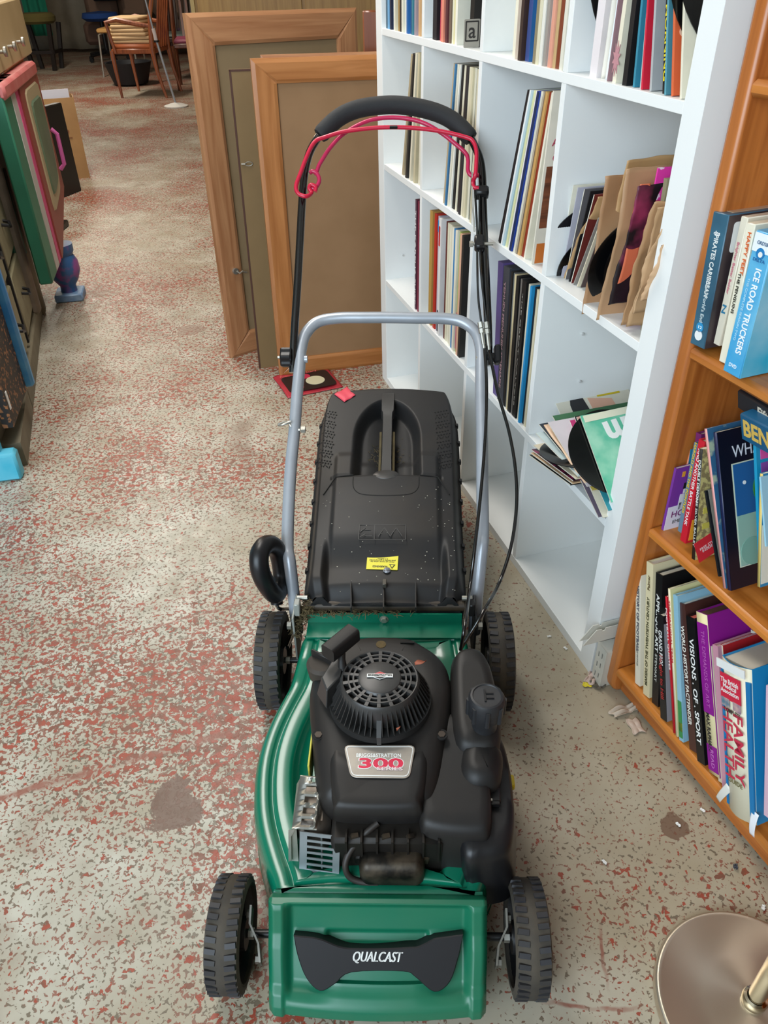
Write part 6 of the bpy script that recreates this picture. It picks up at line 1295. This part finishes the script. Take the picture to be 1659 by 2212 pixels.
# ---------------------------------------------------------------- small things near the camera
cpos = hitz(1622, 2172, .01); edge = hitz(1411, 2130, .004); RB = (Vector((edge.x, edge.y))-Vector((cpos.x, cpos.y))).length
t = empty('stand_base', 'round brushed metal stand base with a chrome pole at the lower right corner', 'stand', Matrix.Translation((cpos.x, cpos.y, 0)))
BR = mat('brushed_champagne_metal', '#cabda8', .36, metal=.8, var=.25, scale=3, col2='#b8a892')
for n_ in [n for n in BR.node_tree.nodes if n.type == 'BSDF_PRINCIPLED']:
    n_.inputs['Anisotropic'].default_value = .8
MB().lathe([(RB*.96, 0), (RB, .002), (RB, .012), (RB*.985, .017), (RB*.955, .019), (RB*.93, .0175), (RB*.5, .020), (.03, .024), (.0001, .024)], 96).build('disc_base', BR, t, ang=60)
MB().lathe([(.0165, .022), (.0175, .026), (.0175, .034), (.0160, .038), (.0125, .040), (.0125, .036)], 32).build('collar', mat('polished_chrome', '#c8bea8', .12, metal=1), t)
MB().cyl((0, 0, .54), .0120, 1.02, n=24).build('pole', mat('polished_chrome', '#c8bea8', .12, metal=1), t)
# single lying behind the mower
a, c, d = hitz(622, 838), hitz(768, 798), hitz(700, 872)
ax = (hitz(775, 803)-hitz(640, 830)).normalized(); ay = Vector((-ax.y, ax.x, 0)); o_ = hitz(622, 862); W_ = .205
m_ = mat('red_black_sleeve', '#a8283a', .4, var=.5, scale=20, col2='#c84040')
def fs(u, v): return (W_*u, .185*v, .004+.004*math.sin(5*u+1)*math.sin(4*v)+.006*ss(.8, 1, v)*math.sin(9*u))
root = MB().grid(fs, 24, 20).build('single_sleeve', m_, None, solid=.0012); root.matrix_world = frame(o_, ax, ay); tag(root, 'red single sleeve titled Follow the Stars lying on the floor behind the lawn mower', 'record')
MB().prism(rrect(.175, .13, .02, 4, .105, .085), .0085, .0092).build('black_print', flat('#1c1014', .4), root, smooth=False); 
MB().lathe([(.034, .0095), (.034, .0102), (.0001, .0102)], 36, Matrix.Translation((.128, .080, 0))).build('cream_centre', flat('#cfc6a4'), root)
for x, y in ((.058, .052), (.105, .125)): MB().cyl((x, y, .0094), .018, .0008, n=24).build('red_dot', flat('#c02848'), root)
text('sleeve_title', 'Follow the Stars', .020, flat('#d8605c'), root, frame((.085, .150, .012), (1, 0, 0), (0, 1, 0)), w=.14, shear=.3)
# bracket and slotted upright at the foot of the white shelf
WM = mat('cream_enamel_steel', '#cfcdc2', .4)
def Wn(px, py, x=.024): return SI @ hit(px, py, ST_ @ Vector((x, 0, 0)), SD)
p1 = Wn(1252, 1386, .028); p2 = Wn(1282, 1352, .028); p3 = Wn(1340, 1336, .028); p4 = Wn(1335, 1365, .028); p5 = Wn(1247, 1392, .028)
b = MB(); q = [p1, p2, p2+Vector((0, .012, -.001)), p2+Vector((0, .013, -.006)), p2+Vector((0, .019, -.005)), p2+Vector((0, .020, .001)), Vector((p3.x, .30, p3.z+.0)), Vector((p3.x, .30, p3.z-.028)), p2+Vector((0, .03, -.034))]
for x in (.026, .040): b.loft([[Vector((x, k.y, k.z)) for k in q], [Vector((x+.0015, k.y, k.z)) for k in q]], True, True, True)
b.box((.033, .15, min(k.z for k in q)+.004), (.014, .26, .0015))
o = b.build('shelf_bracket', WM, None, smooth=False); o.matrix_world = ST_; tag(o, 'cream metal shelf bracket leaning at the foot of the white cube shelf', 'bracket')
b = MB(); slotted(b, .034, .10, .002, [(-.010, -.006, -.04+k*.028, -.04+k*.028+.016) for k in range(3)]+[(.002, .006, -.036+k*.028, -.036+k*.028+.016) for k in range(3)], frame((.042, -.004, .052), (1, 0, 0), (0, 0, 1)))
b.box((.058, .06, .052), (.002, .13, .10)).box((.042, .06, .101), (.032, .13, .002))
o = b.build('slotted_upright', WM, None, smooth=False); o.matrix_world = ST_ @ Matrix.Translation((.004, .006, 0)); tag(o, 'cream slotted steel rail end between the cube shelf and the bookcase', 'rail')
# scraps on the floor
def scrap(name, label, cat, px, py, s, m, k=0):
    rnd = random.Random(k); ph = [rnd.uniform(0, 6) for _ in range(4)]
    b = MB().grid(lambda u, v: ((u-.5)*s[0]*(1+.12*math.sin(9*v+ph[0])), (v-.5)*s[1]*(1+.12*math.sin(7*u+ph[1])), .003+s[2]*abs(math.sin(7*u+ph[2])*math.sin(6*v+ph[3]))), 16, 16)
    o = b.build(name, m, None, solid=.0006); p = hitz(px, py); o.location = p; o.rotation_euler = (0, 0, rnd.uniform(0, 3)); tag(o, label, cat); return o
scrap('yellow_tag', 'small yellow plastic tag on the floor at the foot of the bookcase', 'tag', 1268, 1481, (.012, .018, .001), flat('#d8c62c'), 1)
scrap('paper_scrap', 'pink torn paper scrap below the slotted rail end', 'paper', 1278, 1468, (.02, .035, .008), flat('#c8b0a4'), 2)
scrap('cloth_scrap', 'pale crumpled paper along the bookcase plinth', 'paper', 1352, 1535, (.022, .07, .010), flat('#c4b4a2'), 3)
scrap('paper_scrap', 'pale pink paper lying furthest along the bookcase plinth', 'paper', 1372, 1570, (.025, .035, .002), flat('#c4b0a0'), 4)
scrap('dust_clump', 'grey brown dust clump beside the yellow tag', 'dust', 1292, 1478, (.03, .03, .006), mat('dust_fluff', '#6e665a', 1.0, var=.8, scale=90), 5)
for i, (px, py, l_) in enumerate(((1517, 1752, 'below the medical guide'), (1464, 1783, 'beside the brown floor stain'), (1221, 1402, 'between the rear wheel and the white shelf'), (1186, 1376, 'nearest the right rear wheel'), (1305, 1864, 'in the open floor right of the front wheel'), (1648, 1962, 'above the round stand base'))):
    scrap('paper_fleck', 'tiny white paper fleck on the floor '+l_, 'paper', px, py, (.005, .009, .001), WHT, 20+i)
scrap('grit', 'dark small stone on the floor near the bookcase plinth', 'stone', 1588, 1875, (.007, .009, .004), flat('#4a4a50'), 40)
